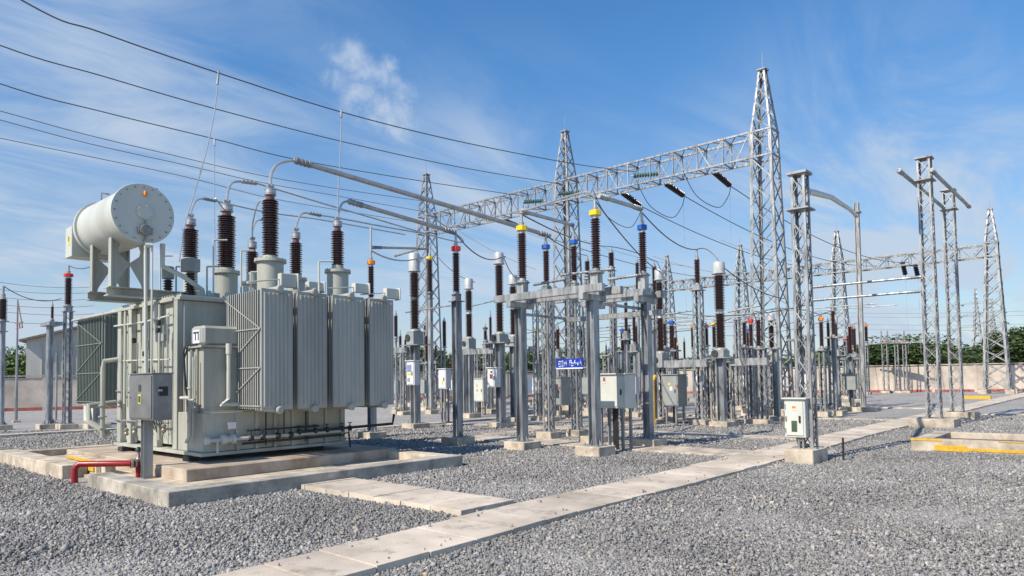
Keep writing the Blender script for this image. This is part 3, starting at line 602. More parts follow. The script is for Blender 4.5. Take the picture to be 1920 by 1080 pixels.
b.tube([(UX-.14,V0+.25,2.2),(UX-.14,V1-.3,2.25)],.015,8)
b.tube([(UX-.14,V0+.15,CZ-.35),(UX-.14,V0+1.6,CZ-.4),(UX-.14,V1,CZ-.38)],.02,8)
b.each('oil_pipe',TANKL,T)
b=MB()
for k,(y,za_,zb_2) in enumerate(((V0+.32,3.1,1.9),(V0+.52,2.9,.7),(V0+1.25,3.0,.55),(V0+1.85,2.6,.5),(V0+2.15,3.0,1.2),(V0+2.7,2.8,.55))): b.tube([(UX-.15,y,za_),(UX-.15,y+.02,zb_2)],.012+.006*(k%2),8)
b.tube([(UX-.13,V0+.3,1.55),(UX-.13,V1-.1,1.58)],.014,8); b.tube([(UX-.13,V0+.3,.95),(UX-.13,V1-.1,.93)],.02,8)
b.each('oil_pipe',GALV2,T)
b=MB()
for (y,z,s_) in((V0+.4,1.75,.16),(V0+1.3,2.55,.14),(V0+1.9,1.35,.2),(V0+2.75,2.3,.13),(V0+.5,2.65,.12),(V0+2.2,1.75,.12)): b.box((UX-.14,y,z),(.09,s_,s_*1.3))
b.each('junction_box',CABG,T,bevel=.006)
b=MB()
for (y,z) in((V0+.95,1.0),(V0+1.85,.75),(V0+2.7,1.3),(V0+.35,.85),(V0+2.3,.7)): b.lathe((UX-.2,y,z),[(.025,-.08),(.05,-.06),(.05,-.03),(.03,0),(.05,.03),(.05,.06),(.02,.09)],10)
b.each('valve',BRONZE,T)
b=MB()
for (y,z) in((V0+.7,2.9),(V0+.72,2.75),(V0+1.42,2.3),(V0+1.9,1.9),(V0+1.1,1.95),(V0+2.0,2.6)): b.lathe((UX-.17,y,z),[(.03,0),(.045,.02),(.045,.09),(.03,.11)],10)
for k in range(7): b.tube([(UX-.17,V0+.4+.12*k,.75+.05*(k%3)),(UX-.2,V0+.5+.12*k,1.0),(UX-.17,V0+.45+.13*k,1.3)],.012,6)
b.each('cable',BLK,T)
# valves and pipes along the foot
b=MB(); yv=LY0-.13
def vx(px,z=.8): 
    lo,hi=4.,14.
    for _ in range(40):
        mdl=(lo+hi)/2; d=Vector((mdl,yv,z-EYE)); sx=960+F*d.dot(RT)/d.dot(FW)
        if sx<px: lo=mdl
        else: hi=mdl
    return lo
b.tube([(vx(385),yv,.66),(vx(640),yv,.66)],.035,10); b.lathe((vx(425),yv,.66),[(.06,-.12),(.1,-.11),(.1,-.03),(.07,-.02),(.07,.08),(.1,.09),(.1,.15)],16,'x')
b.lathe((vx(388),yv,.66),[(.08,-.03),(.08,.03)],14,'x'); b.tube([(vx(408),yv,.66),(vx(408),yv,.42)],.025,8)
b.build('drain_pipe',TANKL,T)
b=MB(); b.tube([(vx(455),yv+.0,.56),(vx(640),yv+.0,.58)],.022,8); b.tube([(vx(465),yv+.04,.80),(vx(600),yv+.04,.80)],.016,8); b.tube([(vx(500),yv+.03,1.15),(vx(500),yv+.03,.5)],.016,8); b.tube([(vx(575),yv+.03,1.15),(vx(575),yv+.03,.5)],.018,8); b.tube([(vx(534),yv+.03,1.15),(vx(534),yv+.03,.6)],.012,8)
for px in(470,492,521,545): b.lathe((vx(px),yv,.66),[(.04,-.05),(.065,-.03),(.065,.02),(.04,.05)],10,'x'); b.tube([(vx(px),yv,.7),(vx(px),yv-.02,.80)],.012,6); b.lathe((vx(px),yv-.02,.8),[(.04,0),(.04,.015)],10)
b.each('valve',DARKGAP,T); b=MB(); b.tube([(vx(560),yv-.02,.70),(vx(735),yv-.02,.74),(vx(738),yv-.02,.95)],.03,8); b.tube([(vx(640),yv-.03,.56),(vx(652),yv-.03,.64),(vx(655),yv-.03,.3)],.02,8)
for px in(560,590,612,640,655): b.lathe((vx(px),yv-.02,.71),[(.05,-.03),(.06,-.01),(.06,.02),(.04,.04)],10,'x'); b.tube([(vx(px),yv-.02,.7),(vx(px),yv-.02,.82)],.012,6); b.lathe((vx(px),yv-.02,.82),[(.045,0),(.045,.015)],10)
b.each('valve',DARKGAP,T)
b=MB(); xp=tx0-.11
b.tube([(xp,ty1-.25,zc-.1),(xp,ty1-.25,.75),(xp-.02,ty1-.15,.62)],.035,10); b.tube([(xp,ty1-.38,zc-.2),(xp,ty1-.38,.7)],.015,8); b.tube([(xp,ty1-.25,1.45),(xp,ty1+.15,1.45)],.03,8)
for z in(1.0,1.25,1.62): b.lathe((xp,ty1-.25,z),[(.055,0),(.055,.03)],10)
b.tube([(xp,ty0+.1,1.42),(xp,ty1-.2,1.40)],.022,8)
b.tube([(tx0+.45,ty0-.1,zc+.05),(tx0+.45,ty0-.1,1.42),(tx0+.3,ty0-.1,1.32),(tx0+.9,ty0-.1,1.3)],.04,10); b.lathe((tx0+.45,ty0-.1,zc-.15),[(.055,0),(.055,.2)],10)
b.each('oil_pipe',TANKL,T)
b=MB(); b.ext(vx(425),vx(440),yv-.06,yv-.05,.86,.98) ; b.build('rating_plate',WHT,T)
b=MB(); b.tube([(xp+.02,ty1+.02,zc+.0),(xp-.06,ty1-.1,zc-.1),(xp,ty1-.05,1.7),(xp,ty1-.1,1.5)],.02,8); b.tube([(tx0-.06,ty0+.1,zc+.03),(tx0-.06,ty0+.3,zc+.03),(tx0-.08,ty1-.1,zc+.035),(tx0-.12,ty1,zc-.25)],.014,8); b.each('cable',BLK,T)
# ---- bushings: three large ones nearer, three smaller behind
def bushing(x,y,zf,r,zi0,zi1,zt,Rt,elbow=None):
    b=MB(); b.lathe((x,y,0),[(Rt*.82,CZ),(Rt*.82,zf-.07),(Rt,zf-.065),(Rt,zf-.03),(Rt*.99,zf-.028),(Rt*.99,zf),(r*.9,zf+.001),(r*.85,zi0)],32); tu=b.build('turret',TANK,T)
    b=MB()
    for k in range(16): a=2*PI*k/16; b.lathe((x+math.cos(a)*Rt*.93,y+math.sin(a)*Rt*.93,zf),[(.016,-.08),(.016,.02)],6)
    b.build('bolt',GALV,tu)
    b=MB(); b.lathe((x,y,0),[(r*.75,zf),(r*.8,zf+.02),(r*.7,zi0+.005)],18); b.sheds(x,y,zi0,zi1,r,seg=22); bu=b.build('bushing',PORC,T)
    b=MB(); b.lathe((x,y,0),[(r*.5,zi1),(r*.5,zi1+.10)],18); b.build('neck',PORCR,bu)
    h=zt-zi1-.1
    b=MB(); b.lathe((x,y,0),[(r*.72,zi1+.1),(r*.72,zi1+.1+h*.08),(r*.55,zi1+.1+h*.1),(r*.66,zi1+.1+h*.16),(r*.66,zi1+.1+h*.5),(r*.7,zi1+.1+h*.52),(r*.7,zi1+.1+h*.57),(r*.5,zi1+.1+h*.6),(r*.4,zi1+.1+h*.66),(r*.2,zi1+.1+h*.7),(r*.2,zt)],20)
    for a in range(4): b.box((x+math.cos(a*PI/2+.4)*r*.33,y+math.sin(a*PI/2+.4)*r*.33,zt-h*.1),(.05,.05,h*.2))
    b.build('terminal',ALU,bu)
HV=[]; 
q=on_y(507,400,13.95); HX=q.x
HVd=[(507,487,480,375,347,.30),(425,509,503,405,376,.27),(357,565,484,430,402,.25)]
for px,pf,pi0,pi1,pt,Rt in HVd:
    P=on_x(px,(pi0+pi1)/2,HX); d=depth(P); r={507:15.5,425:16.5,357:14.5}[px]*d/F
    zt=zat(P,pt); bushing(P.x,P.y,zat(P,pf),r,zat(P,pi0),zat(P,pi1),zt,(29 if px==507 else 24 if px==425 else 22)*d/F); HV.append((P.x,P.y,zt))
q=on_y(633,450,13.75); LX=q.x; LV=[]
for px,pf,pi0,pi1,pt in[(633,507,498,433,408),(555,522,514,455,428),(473,530,512,472,445)]:
    P=on_x(px,(pi0+pi1)/2,LX); d=depth(P); r=(12 if px!=633 else 12.5)*d/F; zt=zat(P,pt)
    bushing(P.x,P.y,zat(P,pf),r,zat(P,pi0),zat(P,pi1),zt,(24 if px==633 else 20)*d/F); LV.append((P.x,P.y,zt))
# small neutral bushing and surge arrester on the cover edge
for px,p0,p1,bx0,bx1,r_ in((315,557,525,523,500,9.5),(357,548,512,510,486,10.5)):
    P=on_x(px,p0,UX+.55); d=depth(P); r=r_*d/F; b=MB(); b.sheds(P.x,P.y,CZ+.05,zat(P,p1),r); nb=b.build('bushing',PORC,T)
    z0,z1=zat(P,bx0),zat(P,bx1); b=MB(); b.lathe((P.x,P.y,0),[(r*1.1,z0),(r*1.15,z0+.02),(r*1.15,z1-.03),(r*1.0,z1)],18) if px==315 else b.box((P.x,P.y,(z0+z1)/2),(.3,.28,z1-z0)); b.build('terminal_box',CABG,nb,bevel=.01)
b=MB()
for (px,p0,p1) in((400,600,450),(388,560,500),(300,560,480),(330,560,500),(452,560,470),(598,520,490),(470,550,510)):
    P=on_x(px,p0,UX+.8 if px<420 else UX+1.5); b.tube([(P.x,P.y,CZ),(P.x,P.y,zat(P,p1))],.02,8); b.tube([(P.x,P.y,zat(P,p1)),(P.x+.25,P.y-.1,zat(P,p1)+.02)],.018,8)
b.each('riser_pipe',TANKL,T)
b=MB()
for k in range(9):
    x=UX+.5+k*.38; b.box((x,V0+.3+.15*(k%2),CZ+.12),(.12,.12,.14)); b.lathe((x+.15,V0+.25,CZ+.045),[(.05,0),(.05,.12),(.03,.16)],10)
b.ext(UX+.9,UE-.9,V0+.1,V0+.2,CZ+.05,CZ+.11)
b.each('fitting',TANK,T,bevel=.005)
# ---------------------------------------------------------------- control cabinet on a post inside the bund
F0=on_z(275,897,.055); c=empty('control_cabinet',(F0.x,F0.y,.055),'brushed steel control cabinet on a post at the transformer corner','cabinet')
K=on_x(286,790,F0.x-.12); z0=zat(K,789); z1=zat(K,701); yl=on_x(243,745,K.x).y; xr=on_y(323,745,K.y).x
b=MB(); b.ext(K.x,xr,K.y,yl,z0,z1); bd=b.build('body',STEELC,c,bevel=.008,smooth=False)
b=MB(); b.ext(K.x-.02,xr+.02,K.y-.02,yl+.02,z1+.002,z1+.02); b.build('roof',STEELC,c)
b=MB(); b.ext(K.x-.018,K.x-.002,K.y+.03,yl-.03,z0+.03,z1-.03); dr=b.build('door',STEELC,c,bevel=.004,smooth=False)
ym2=(K.y+yl)/2; b=MB(); b.ext(K.x-.026,K.x-.019,ym2-.05,ym2+.05,z1-.30,z1-.18); b.build('window',LGRN,dr)
b=MB(); b.ext(K.x-.024,K.x-.019,ym2-.07,ym2+.07,z0+.28,z0+.45); s_=b.build('sticker',mat('sticker_yellow',(.6,.52,.1),.5),dr); b=MB(); b.ext(K.x-.028,K.x-.0245,ym2-.045,ym2+.045,z0+.31,z0+.42); b.build('sticker_panel',GREENM,s_)
b=MB(); xs=(K.x+xr)/2; b.ext(xs-.06,xs+.08,K.y-.03,K.y-.002,z1-.38,z1-.22); b.build('meter',BLK,c); b=MB(); b.ext(xs-.09,xs-.02,K.y-.05,K.y-.031,z1-.30,z1-.27); b.lathe((K.x-.02,yl-.1,z0+.4),[(.01,-.03),(.014,0)],8,'x'); b.build('handle',ALU,c)
b=MB(); b.hsec(F0.x,F0.y,.06,z0-.002,.16,.01,.13); b.ext(F0.x-.13,F0.x+.13,F0.y-.11,F0.y+.11,.056,.072); b.build('post',GALV2,c,smooth=False)
b=MB(); 
for k in range(3): b.tube([(F0.x-.03,F0.y-.04+.035*k,z0),(F0.x-.03,F0.y-.04+.035*k,.1)],.014,8)
b.each('conduit',ALU,c)
# red fire pipe
e=empty('red_water_pipe',on_z(140,906),'thick dark red water pipe rising from the gravel over the kerb','pipe')
A=on_z(140,906); B_=on_z(246,872,.30); b=MB(); zt=.33
b.tube([(A.x,A.y,-.1),(A.x,A.y,zt-.09),(A.x+.02,A.y-.01,zt-.04),(A.x+.07,A.y-.03,zt),(B_.x,B_.y,zt),(B_.x+.25,B_.y-.02,zt)],.055,14); b.tube([(B_.x+.12,B_.y,zt),(B_.x+.12,B_.y,.06)],.045,12)
b.build('pipe',REDP,e); b=MB()
for t in(0,.06,.2): b.lathe((B_.x+t,B_.y,zt),[(.085,-.01),(.085,.015)],14,'x')
b.lathe((B_.x+.12,B_.y,zt),[(.05,0),(.06,.06),(.03,.1),(.02,.2)],12); b.build('valve',BRONZE,e); b=MB(); b.lathe((B_.x+.12,B_.y,zt+.2),[(.03,0),(.06,.01),(.05,.05),(.02,.08)],10); b.build('handle',BLK,e)
A2=on_z(96,884); b=MB(); b.tube([(A2.x,A2.y,.06),(A2.x+.5,A2.y-.15,.12),(4.62,14.9,.14)],.03,10); tag(b.build('rusty_pipe',mat('rusty_metal',(.4,.14,.04),.8,.2,.3,12)),'thin rust orange pipe lying low beside the red one','pipe')
# ================================================================ LATTICE GANTRIES
def lattice(root,x,y,lv,npan,lw,bw,xbr=True,t=.012,matl=None,cap=.12,nm='leg'):
    """lv: [(z,halfx,halfy)], npan: panels in each stretch"""
    ml=matl or GALV
    for sx in(-1,1):
        for sy in(-1,1):
            b=MB()
            for (z0,hx0,hy0),(z1,hx1,hy1) in zip(lv[:-1],lv[1:]): b.angle((x+sx*hx0,y+sy*hy0,z0),(x+sx*hx1,y+sy*hy1,z1),lw if hx1>.2 or len(lv)<4 else lw*.62,t,sx,sy)
            b.build(nm,ml,root,smooth=False)
    b=MB()
    for ((z0,hx0,hy0),(z1,hx1,hy1)),n in zip(zip(lv[:-1],lv[1:]),npan):
        for i in range(n):
            a,c=i/n,(i+1)/n
            def P(f,sx,sy): return Vector((x+sx*(hx0+(hx1-hx0)*f-.01),y+sy*(hy0+(hy1-hy0)*f-.01),z0+(z1-z0)*f))
            fl=i%2
            for (s1,s2) in(((-1,-1),(1,-1)),((1,-1),(1,1)),((1,1),(-1,1)),((-1,1),(-1,-1))):
                p0,p1=P(a,*s1),P(c,*s2); q0,q1=P(a,*s2),P(c,*s1)
                if xbr: b.bar(p0,p1,bw,bw*.5); b.bar(q0,q1,bw*.5,bw)
                elif fl: b.bar(p0,p1,bw,bw*.5)
                else: b.bar(q0,q1,bw,bw*.5)
        if xbr:
            for (s1,s2) in(((-1,-1),(1,-1)),((1,-1),(1,1)),((1,1),(-1,1)),((-1,1),(-1,-1))): b.bar(P(1,*s1),P(1,*s2),bw*1.3)
    b.build('bracing',ml,root,smooth=False)
    if cap:
        z,hx,hy=lv[-1]; MB().ext(x-hx-cap*.5,x+hx+cap*.5,y-hy-cap*.5,y+hy+cap*.5,z,z+.05).build('top_plate',GALV2,root)
def truss(root,x,y0,y1,z0,z1,w,n,cw=.09,bw=.05):
    for xx in(x-w/2,x+w/2):
        for zz in(z0,z1): MB().bar((xx,y0,zz),(xx,y1,zz),cw,cw).build('chord',GALV,root,smooth=False)
    b=MB()
    for i in range(n):
        a=y0+(y1-y0)*i/n; c=y0+(y1-y0)*(i+1)/n; fl=i%2
        for xx in(x-w/2,x+w/2):
            p,q=((xx,a,z0),(xx,c,z1)) if fl else ((xx,a,z1),(xx,c,z0)); b.bar(p,q,bw*.6,bw)
            if i%2==0: b.bar((xx,a,z0),(xx,a,z1),bw,bw*1.3)
        for zz in(z0,z1):
            p,q=((x-w/2,a,zz),(x+w/2,c,zz)) if fl else ((x+w/2,a,zz),(x-w/2,c,zz)); b.bar(p,q,bw,bw*.6)
            if i%2==0: b.bar((x-w/2,a,zz),(x+w/2,a,zz),bw,bw)
    b.build('bracing',GALV,root,smooth=False)
def tower(x,y,label,grp,s=1.,lw=.13,bw=.05,base=.68):
    e=empty('lattice_tower',(x,y,0),label,'tower',grp)
    lattice(e,x,y,[(.35,base,base),(11.05,.47,.47),(12.15,.45,.45),(14.85,.14,.14)],[10,1,4],lw,bw)
    b=MB()
    for sx in(-1,1):
        for sy in(-1,1): b.ext(x+sx*base-.3,x+sx*base+.3,y+sy*base-.3,y+sy*base+.3,-.05,.34)
    b.each('footing',CONC,e,bevel=.01,smooth=False); SX.append((x-base-.3,x+base+.3,y-base-.3,y+base+.3))
    MB().tube([(x,y,14.9),(x,y,15.7)],.012,6).build('lightning_rod',GALV2,e)
GX=29.4; YT=[on_x(1441,500,GX).y,on_x(1062,400,GX).y,on_x(800,400,GX).y]
for y,l in zip(YT,('tall pointed lattice tower at the near end of the main gantry, right of centre','pointed lattice tower in the middle of the main gantry','pointed lattice tower at the far left end of the main gantry')): tower(GX,y,l,'towers of the main gantry')
for i,(a,c,l) in enumerate(((YT[0]+.48,YT[1]-.48,'lattice beam running from the tallest tower to the middle tower'),(YT[1]+.48,YT[2]-.48,'lattice beam running from the middle tower to the far left tower'))):
    e=empty('gantry_beam',(GX,(a+c)/2,11),l,'beam','beams of the main gantry'); truss(e,GX,a,c,11.05,12.15,.9,16,.08,.045)
HX2=67.5; YF=[on_x(p,480,HX2).y for p in(1860,1570,1388,1250)]
YF.append(YF[3]+10.6); YF.append(YF[4]+11)
FL=['pointed lattice tower at far right before the white wall','far lattice tower behind the box column with the bent pipe','small far lattice tower just left of the tallest tower','thin far lattice tower seen right of the switch posts','thin far lattice tower hidden among the middle breakers','thin far lattice tower at the end of the distant gantry']
for y,l in zip(YF,FL): tower(HX2,y,l,'towers of the distant gantry',lw=.16,bw=.07,base=.9)
for i in range(5):
    e=empty('gantry_beam',(HX2,(YF[i]+YF[i+1])/2,11),['distant lattice beam ending at the far right tower','distant lattice beam crossing behind the tallest tower','distant lattice beam between the two small far towers','distant lattice beam behind the white capped breakers','distant lattice beam at the left end of the far gantry'][i],'beam','beams of the distant gantry')
    truss(e,HX2,YF[i]+.48,YF[i+1]-.48,11.05,12.0,.9,12,.11,.07)
# ---- slim box columns with bent pipe conductors
def boxcol(px,py,fy,top,h,label,rot=0,cabinet=False,npan=None,blk=(.62,.62),drop=.75):
    P=foot(px,py,fy); zt=zat(P,top); e=empty('box_column',(P.x,P.y,0),label,'column','slim lattice box columns')
    lattice(e,P.x,P.y,[(.30,h,h),(zt-.05,h*.93,h*.93)],[npan or int(zt/.46)],.052,.024,True,t=.009,cap=.1)
    MB().ext(P.x-h-.07,P.x+h+.07,P.y-h-.07,P.y+h+.07,zt-drop-.015,zt-drop+.015).build('ring_plate',GALV2,e)
    bx,by=blk; cx=-.12 if cabinet else 0
    MB().ext(P.x-bx+cx,P.x+bx+cx,P.y-by,P.y+by,-.05,.28).build('footing',CONC,e,bevel=.012,smooth=False)
    SX.append((P.x-bx+cx,P.x+bx+cx,P.y-by,P.y+by))
    b=MB()
    for sx in(-1,1):
        for sy in(-1,1): b.box((P.x+sx*h,P.y+sy*h,.292),(.16,.16,.02))
    b.build('base_plate',GALV2,e)
    return P,zt,e
F1,F1z,e1=boxcol(1506,560,866,324,.15,'slim lattice box column with a pale control box at its foot',cabinet=True,blk=(.42,.27))
E1,E1z,e2=boxcol(1743,560,801,296,.2,'nearer of the two lattice columns carrying level pipes at right',blk=(.55,.62))
E2,E2z,e3=boxcol(1786,560,786,356,.2,'farther of the two lattice columns carrying level pipes at right',blk=(.5,.62))
F2=foot(1612,560,771); F2z=zat(F2,380); e=empty('steel_pole',(F2.x,F2.y,0),'plain square steel pole holding up the lower end of the bent pipe','pole')
MB().hsec(F2.x,F2.y,.2,F2z,.2,.03).build('post',GALV,e,smooth=False); MB().ext(F2.x-.5,F2.x+.5,F2.y-.6,F2.y+.6,-.05,.2).build('footing',CONC,e,bevel=.01); MB().ext(F2.x-.2,F2.x+.2,F2.y-.16,F2.y+.16,F2z-.5,F2z-.42).build('bracket',GALV2,e)
def pipe(pts,r,name,label,m=None,n=12,clamp=True,grp='rigid tube conductors'):
    e=empty(name,pts[0],label,'conductor',grp); MB().tube(pts,r,n).build('tube',m or ALU,e)
    if clamp:
        for i,(a,c) in enumerate(((0,1),(-1,-2))):
            b=MB(); d=(Vector(pts[c])-Vector(pts[a])).normalized(); s=Vector(pts[a]); pp=[];rr=[]
            for k in range(4):
                for t,q in((.0,1.08),(.005,1.3),(.06,1.3),(.065,1.08)): pp.append(s+d*(.04+.1*k+t)); rr.append(r*q)
            b.tube(pp,rr,10).build('clamp',GALV2,e)
    return e
za=zat(F1,360); zb_=zat(F2,405)
def fz(t,py): q=F1.lerp(F2,t); q.z=zat(q,py); return q
pipe([fz(.035,358),fz(.07,359.5),fz(.12,361),fz(.35,370),fz(.55,383),fz(.75,392),fz(.98,405)],.075,'tube_conductor','bent grey pipe reaching from the slim box column to the plain pole')
for dy,dz in((.3,-.15),(-.28,.06)):
    zz=E1z-.62; pipe([(E1.x-(2.0 if dy>0 else .5),E1.y+dy,zz+dz),(E2.x+(1.4 if dy<0 else .2),E1.y+dy+.0,zz+dz)],.06,'tube_conductor','level grey pipe on the %s side of the twin lattice columns'%('left' if dy>0 else 'right'),GALVD)
for py0,py1,lx in((529,519,'upper'),(556,546,'lower')):
    A=on_x(1727,py1,E1.x-.3); B=Vector((A.x,on_x(1528,py0,E1.x).y,A.z)); pipe([A,B],.042,'tube_conductor','%s level tube running left from the near twin column at right'%lx,GALVD,10)
b=MB()
# ================================================================ EQUIPMENT ON POSTS
def block(e,P,bx,by,h=.2):
    bx*=.77; by*=.77
    MB().ext(P.x-bx,P.x+bx,P.y-by,P.y+by,-.05,h).build('footing',CONC,e,bevel=.012,smooth=False); SX.append((P.x-bx,P.x+bx,P.y-by,P.y+by))
def hpost(e,P,z0,z1,w,kind='H',plate=True):
    if kind=='H': MB().hsec(P.x,P.y,z0+.02,z1,w,.014,w*.95).build('post',GALVD,e,smooth=False)
    elif kind=='L': lattice(e,P.x,P.y,[(z0+.02,w/2,w/2),(z1,w/2,w/2)],[max(4,int((z1-z0)/.35))],.06,.026,False,t=.009,cap=0,matl=GALV)
    elif kind=='B': 
        MB().ext(P.x-w/2,P.x+w/2,P.y-w/2,P.y+w/2,z0+.02,z1).build('post',GALV,e,bevel=.006)
    else: MB().lathe((P.x,P.y,0),[(w/2,z0+.02),(w/2,z1)],20).build('post',GALVD,e)
    if plate:
        b=MB(); k=w*.5+.09; b.ext(P.x-k,P.x+k,P.y-k,P.y+k,z0+.001,z0+.019)
        for sx,sy in((1,0),(-1,0),(0,1),(0,-1)):
            a=Vector((P.x+sx*w*.5,P.y+sy*w*.5,z0+.02)); o=Vector((sx,sy,0))*.08; u_=Vector((sy,sx,0))*.006
            b.add([a-u_,a+o-u_,a+Z*.14-u_,a+u_,a+o+u_,a+Z*.14+u_],[(0,1,2),(5,4,3),(0,3,4,1),(1,4,5,2),(2,5,3,0)])
        for sx in(-1,1):
            for sy in(-1,1): b.lathe((P.x+sx*(k-.035),P.y+sy*(k-.035),z0+.019),[(.014,0),(.014,.05)],6)
        b.build('base_plate',GALV2,e)
COL={'red':REDC,'yellow':YELC,'blue':BLUC,'orange':ORAC,'green':GREENM}
def insul(e,P,zb,zt,r,cap=None,ztop=None,seg=16,lead=True):
    b=MB(); b.lathe((P.x,P.y,0),[(r*1.25,zb-.06),(r*1.25,zb-.035),(r*.8,zb-.03),(r*.75,zb+.03)],16); b.build('base_flange',GALV2,e)
    MB().sheds(P.x,P.y,zb+.02,zt,r,seg=seg).build('insulator',PORC,e)
    z=zt; MB().lathe((P.x,P.y,0),[(r*.7,z),(r*.7,z+.06)],14).build('neck',ALU,e); b=MB(); z+=.06
    if cap: 
        MB().lathe((P.x,P.y,0),[(r*.8,z),(r*1.18,z+.01),(r*1.2,z+.12),(r*.8,z+.135)],8).build('phase_ring',COL[cap],e); z+=.135
    zz=ztop or z+.2
    b.lathe((P.x,P.y,0),[(r*.5,z),(r*.55,z+(zz-z)*.3),(r*.3,z+(zz-z)*.35),(r*.3,zz)],12); b.build('terminal',ALU,e)
TOP={}
def postins(key,px,pyb,pyt,fy,dia,cap,ptop,label,kind='H',w=.18,blk=.3,P=None,cat='insulator',grp='post insulators on their own steel columns',top=None):
    P=P or foot(px,(pyb+pyt)/2,fy); P=Vector((P.x,P.y,0)); d=depth(P); r=dia/2*d/F
    e=empty('post_insulator',(P.x,P.y,0),label,cat,grp); block(e,P,blk,blk); zp=zat(P,ptop); hpost(e,P,.2,zp,w,kind)
    MB().ext(P.x-w*.5-.06,P.x+w*.5+.06,P.y-w*.5-.06,P.y+w*.5+.06,zp,zp+.025).build('head_plate',GALV2,e)
    zb=zat(P,pyb); b=MB()
    if zb-zp>.15: b.ext(P.x-w*.45,P.x+w*.45,P.y-w*.45,P.y+w*.45,zp+.026,zb-.061); b.build('pedestal',GALV2,e)
    insul(e,P,zb,zat(P,pyt),r,cap,zat(P,top) if top else None); TOP[key]=Vector((P.x,P.y,zat(P,top) if top else zat(P,pyt)+.3)); return e,P
postins('red',855,549,475,833,15.5,'red',566,'red ringed insulator on a steel H post right of the radiators',w=.2,blk=.42,top=440)
postins('ora',695,560,500,826,13,'orange',640,'orange ringed insulator rising behind the end of the radiators',w=.2,blk=.4,top=470,P=Vector((12.9,on_x(696,560,12.9).y,0)))
postins('yel806',806,548,488,776,11,'yellow',560,'small yellow ringed insulator in front of the far left tower',w=.2,blk=.35,kind='B',top=462)
postins('c1310',1307,532,487,797,12,None,545,'dark insulator without ring on a wide pale column, right of centre',kind='L',w=.30,blk=.42,top=468)
postins('l6',7,600,561,806,16,None,622,'cut off insulator on a round post at the left edge',kind='P',w=.2,blk=.42,top=536,P=Vector((*on_z(2,806)[:2],0)))
postins('l122',128,572,522,804,14,'red',585,'red ringed insulator on a lattice post left of the rear radiators',kind='L',w=.28,blk=.42,top=498)
# far small ones
FARL=[('f798',798,648,610,757,9,None,'P'),('f833',833,650,603,764,9,None,'P'),('f742',742,632,592,775,9,None,'P'),('f910',910,638,620,768,8,'green','L'),('f1042',1042,660,622,770,9,None,'L'),('f1190',1193,653,612,768,8,None,'L'),
('f1262',1262,655,615,752,8,'red','L'),('f1298',1298,652,615,752,6,'orange','P'),('f1325',1325,652,616,762,8,'red','P'),('f1338',1339,652,612,768,9,'yellow','L'),
('f1408',1408,650,608,790,9,'red','L'),('f1422',1422,650,600,790,11,None,'L'),('f1540',1540,650,604,781,9,'orange','L'),('f1553',1553,650,606,768,7,None,'P'),('f1567',1567,652,608,771,9,None,'L'),('f1598',1598,648,617,742,8,'red','L'),('f1623',1624,640,613,740,7,'orange','L'),
('f1101',1101,516,490,772,11,None,'L'),('f1147',1146,500,474,776,12,None,'L'),('f1195',1195,560,493,776,8,None,'P'),('f1228',1227,560,500,772,10,None,'L'),('f1170',1180,655,618,765,7,None,'P'),('f1093',1090,655,620,768,7,None,'P'),('f1473',1478,650,606,775,8,None,'P'),('f100',98,598,575,800,6,None,'P'),
('f240',246,640,600,775,9,'blue','L')]
DESC={'f798':'small bare insulator left of the far left tower foot','f833':'small bare insulator just left of the red ringed one','f742':'small insulator peeping out beside the last radiator','f910':'small insulator with a green ring between the white heads','f1042':'dark insulator right above the blue sign','f1190':'thin insulator just left of the right switch post','f1262':'small red ringed insulator right of the switch frame','f1298':'thin orange ringed insulator hidden by the wide pale column','f1325':'small red ringed insulator between the column and the right breaker','f1338':'small yellow ringed insulator beside the right breaker','f1408':'small red ringed insulator left of the tallest tower','f1422':'thick dark insulator just left of the tallest tower legs','f1540':'orange ringed insulator right of the slim box column','f1553':'thin dark insulator touching the orange ringed one','f1567':'dark insulator under a white head near the plain pole','f1598':'small red ringed insulator left of the plain pole','f1623':'small orange tipped insulator right of the plain pole','f1101':'short insulator high up behind the nearest switch frame','f1147':'short insulator high above the large pale cabinet','f1195':'slim tall insulator left of the blue ringed one','f1228':'tall insulator close to the breaker behind the blue ringed one','f1170':'thin far insulator above the large pale cabinet','f1093':'thin far insulator left of the nearest switch post','f1473':'thin insulator seen through the tallest tower','f100':'short insulator on the left steel column','f240':'blue ringed insulator behind the tank, under the drum'}
for k,px,pb,pt,fy,dia,cap,kind in FARL:
    if k in('f240',): continue
    postins(k,px,pb,pt,fy,dia,cap,pb+8,DESC[k],kind=kind,w=.24 if kind=='L' else .13,blk=.3,grp='small insulators in the yard behind')
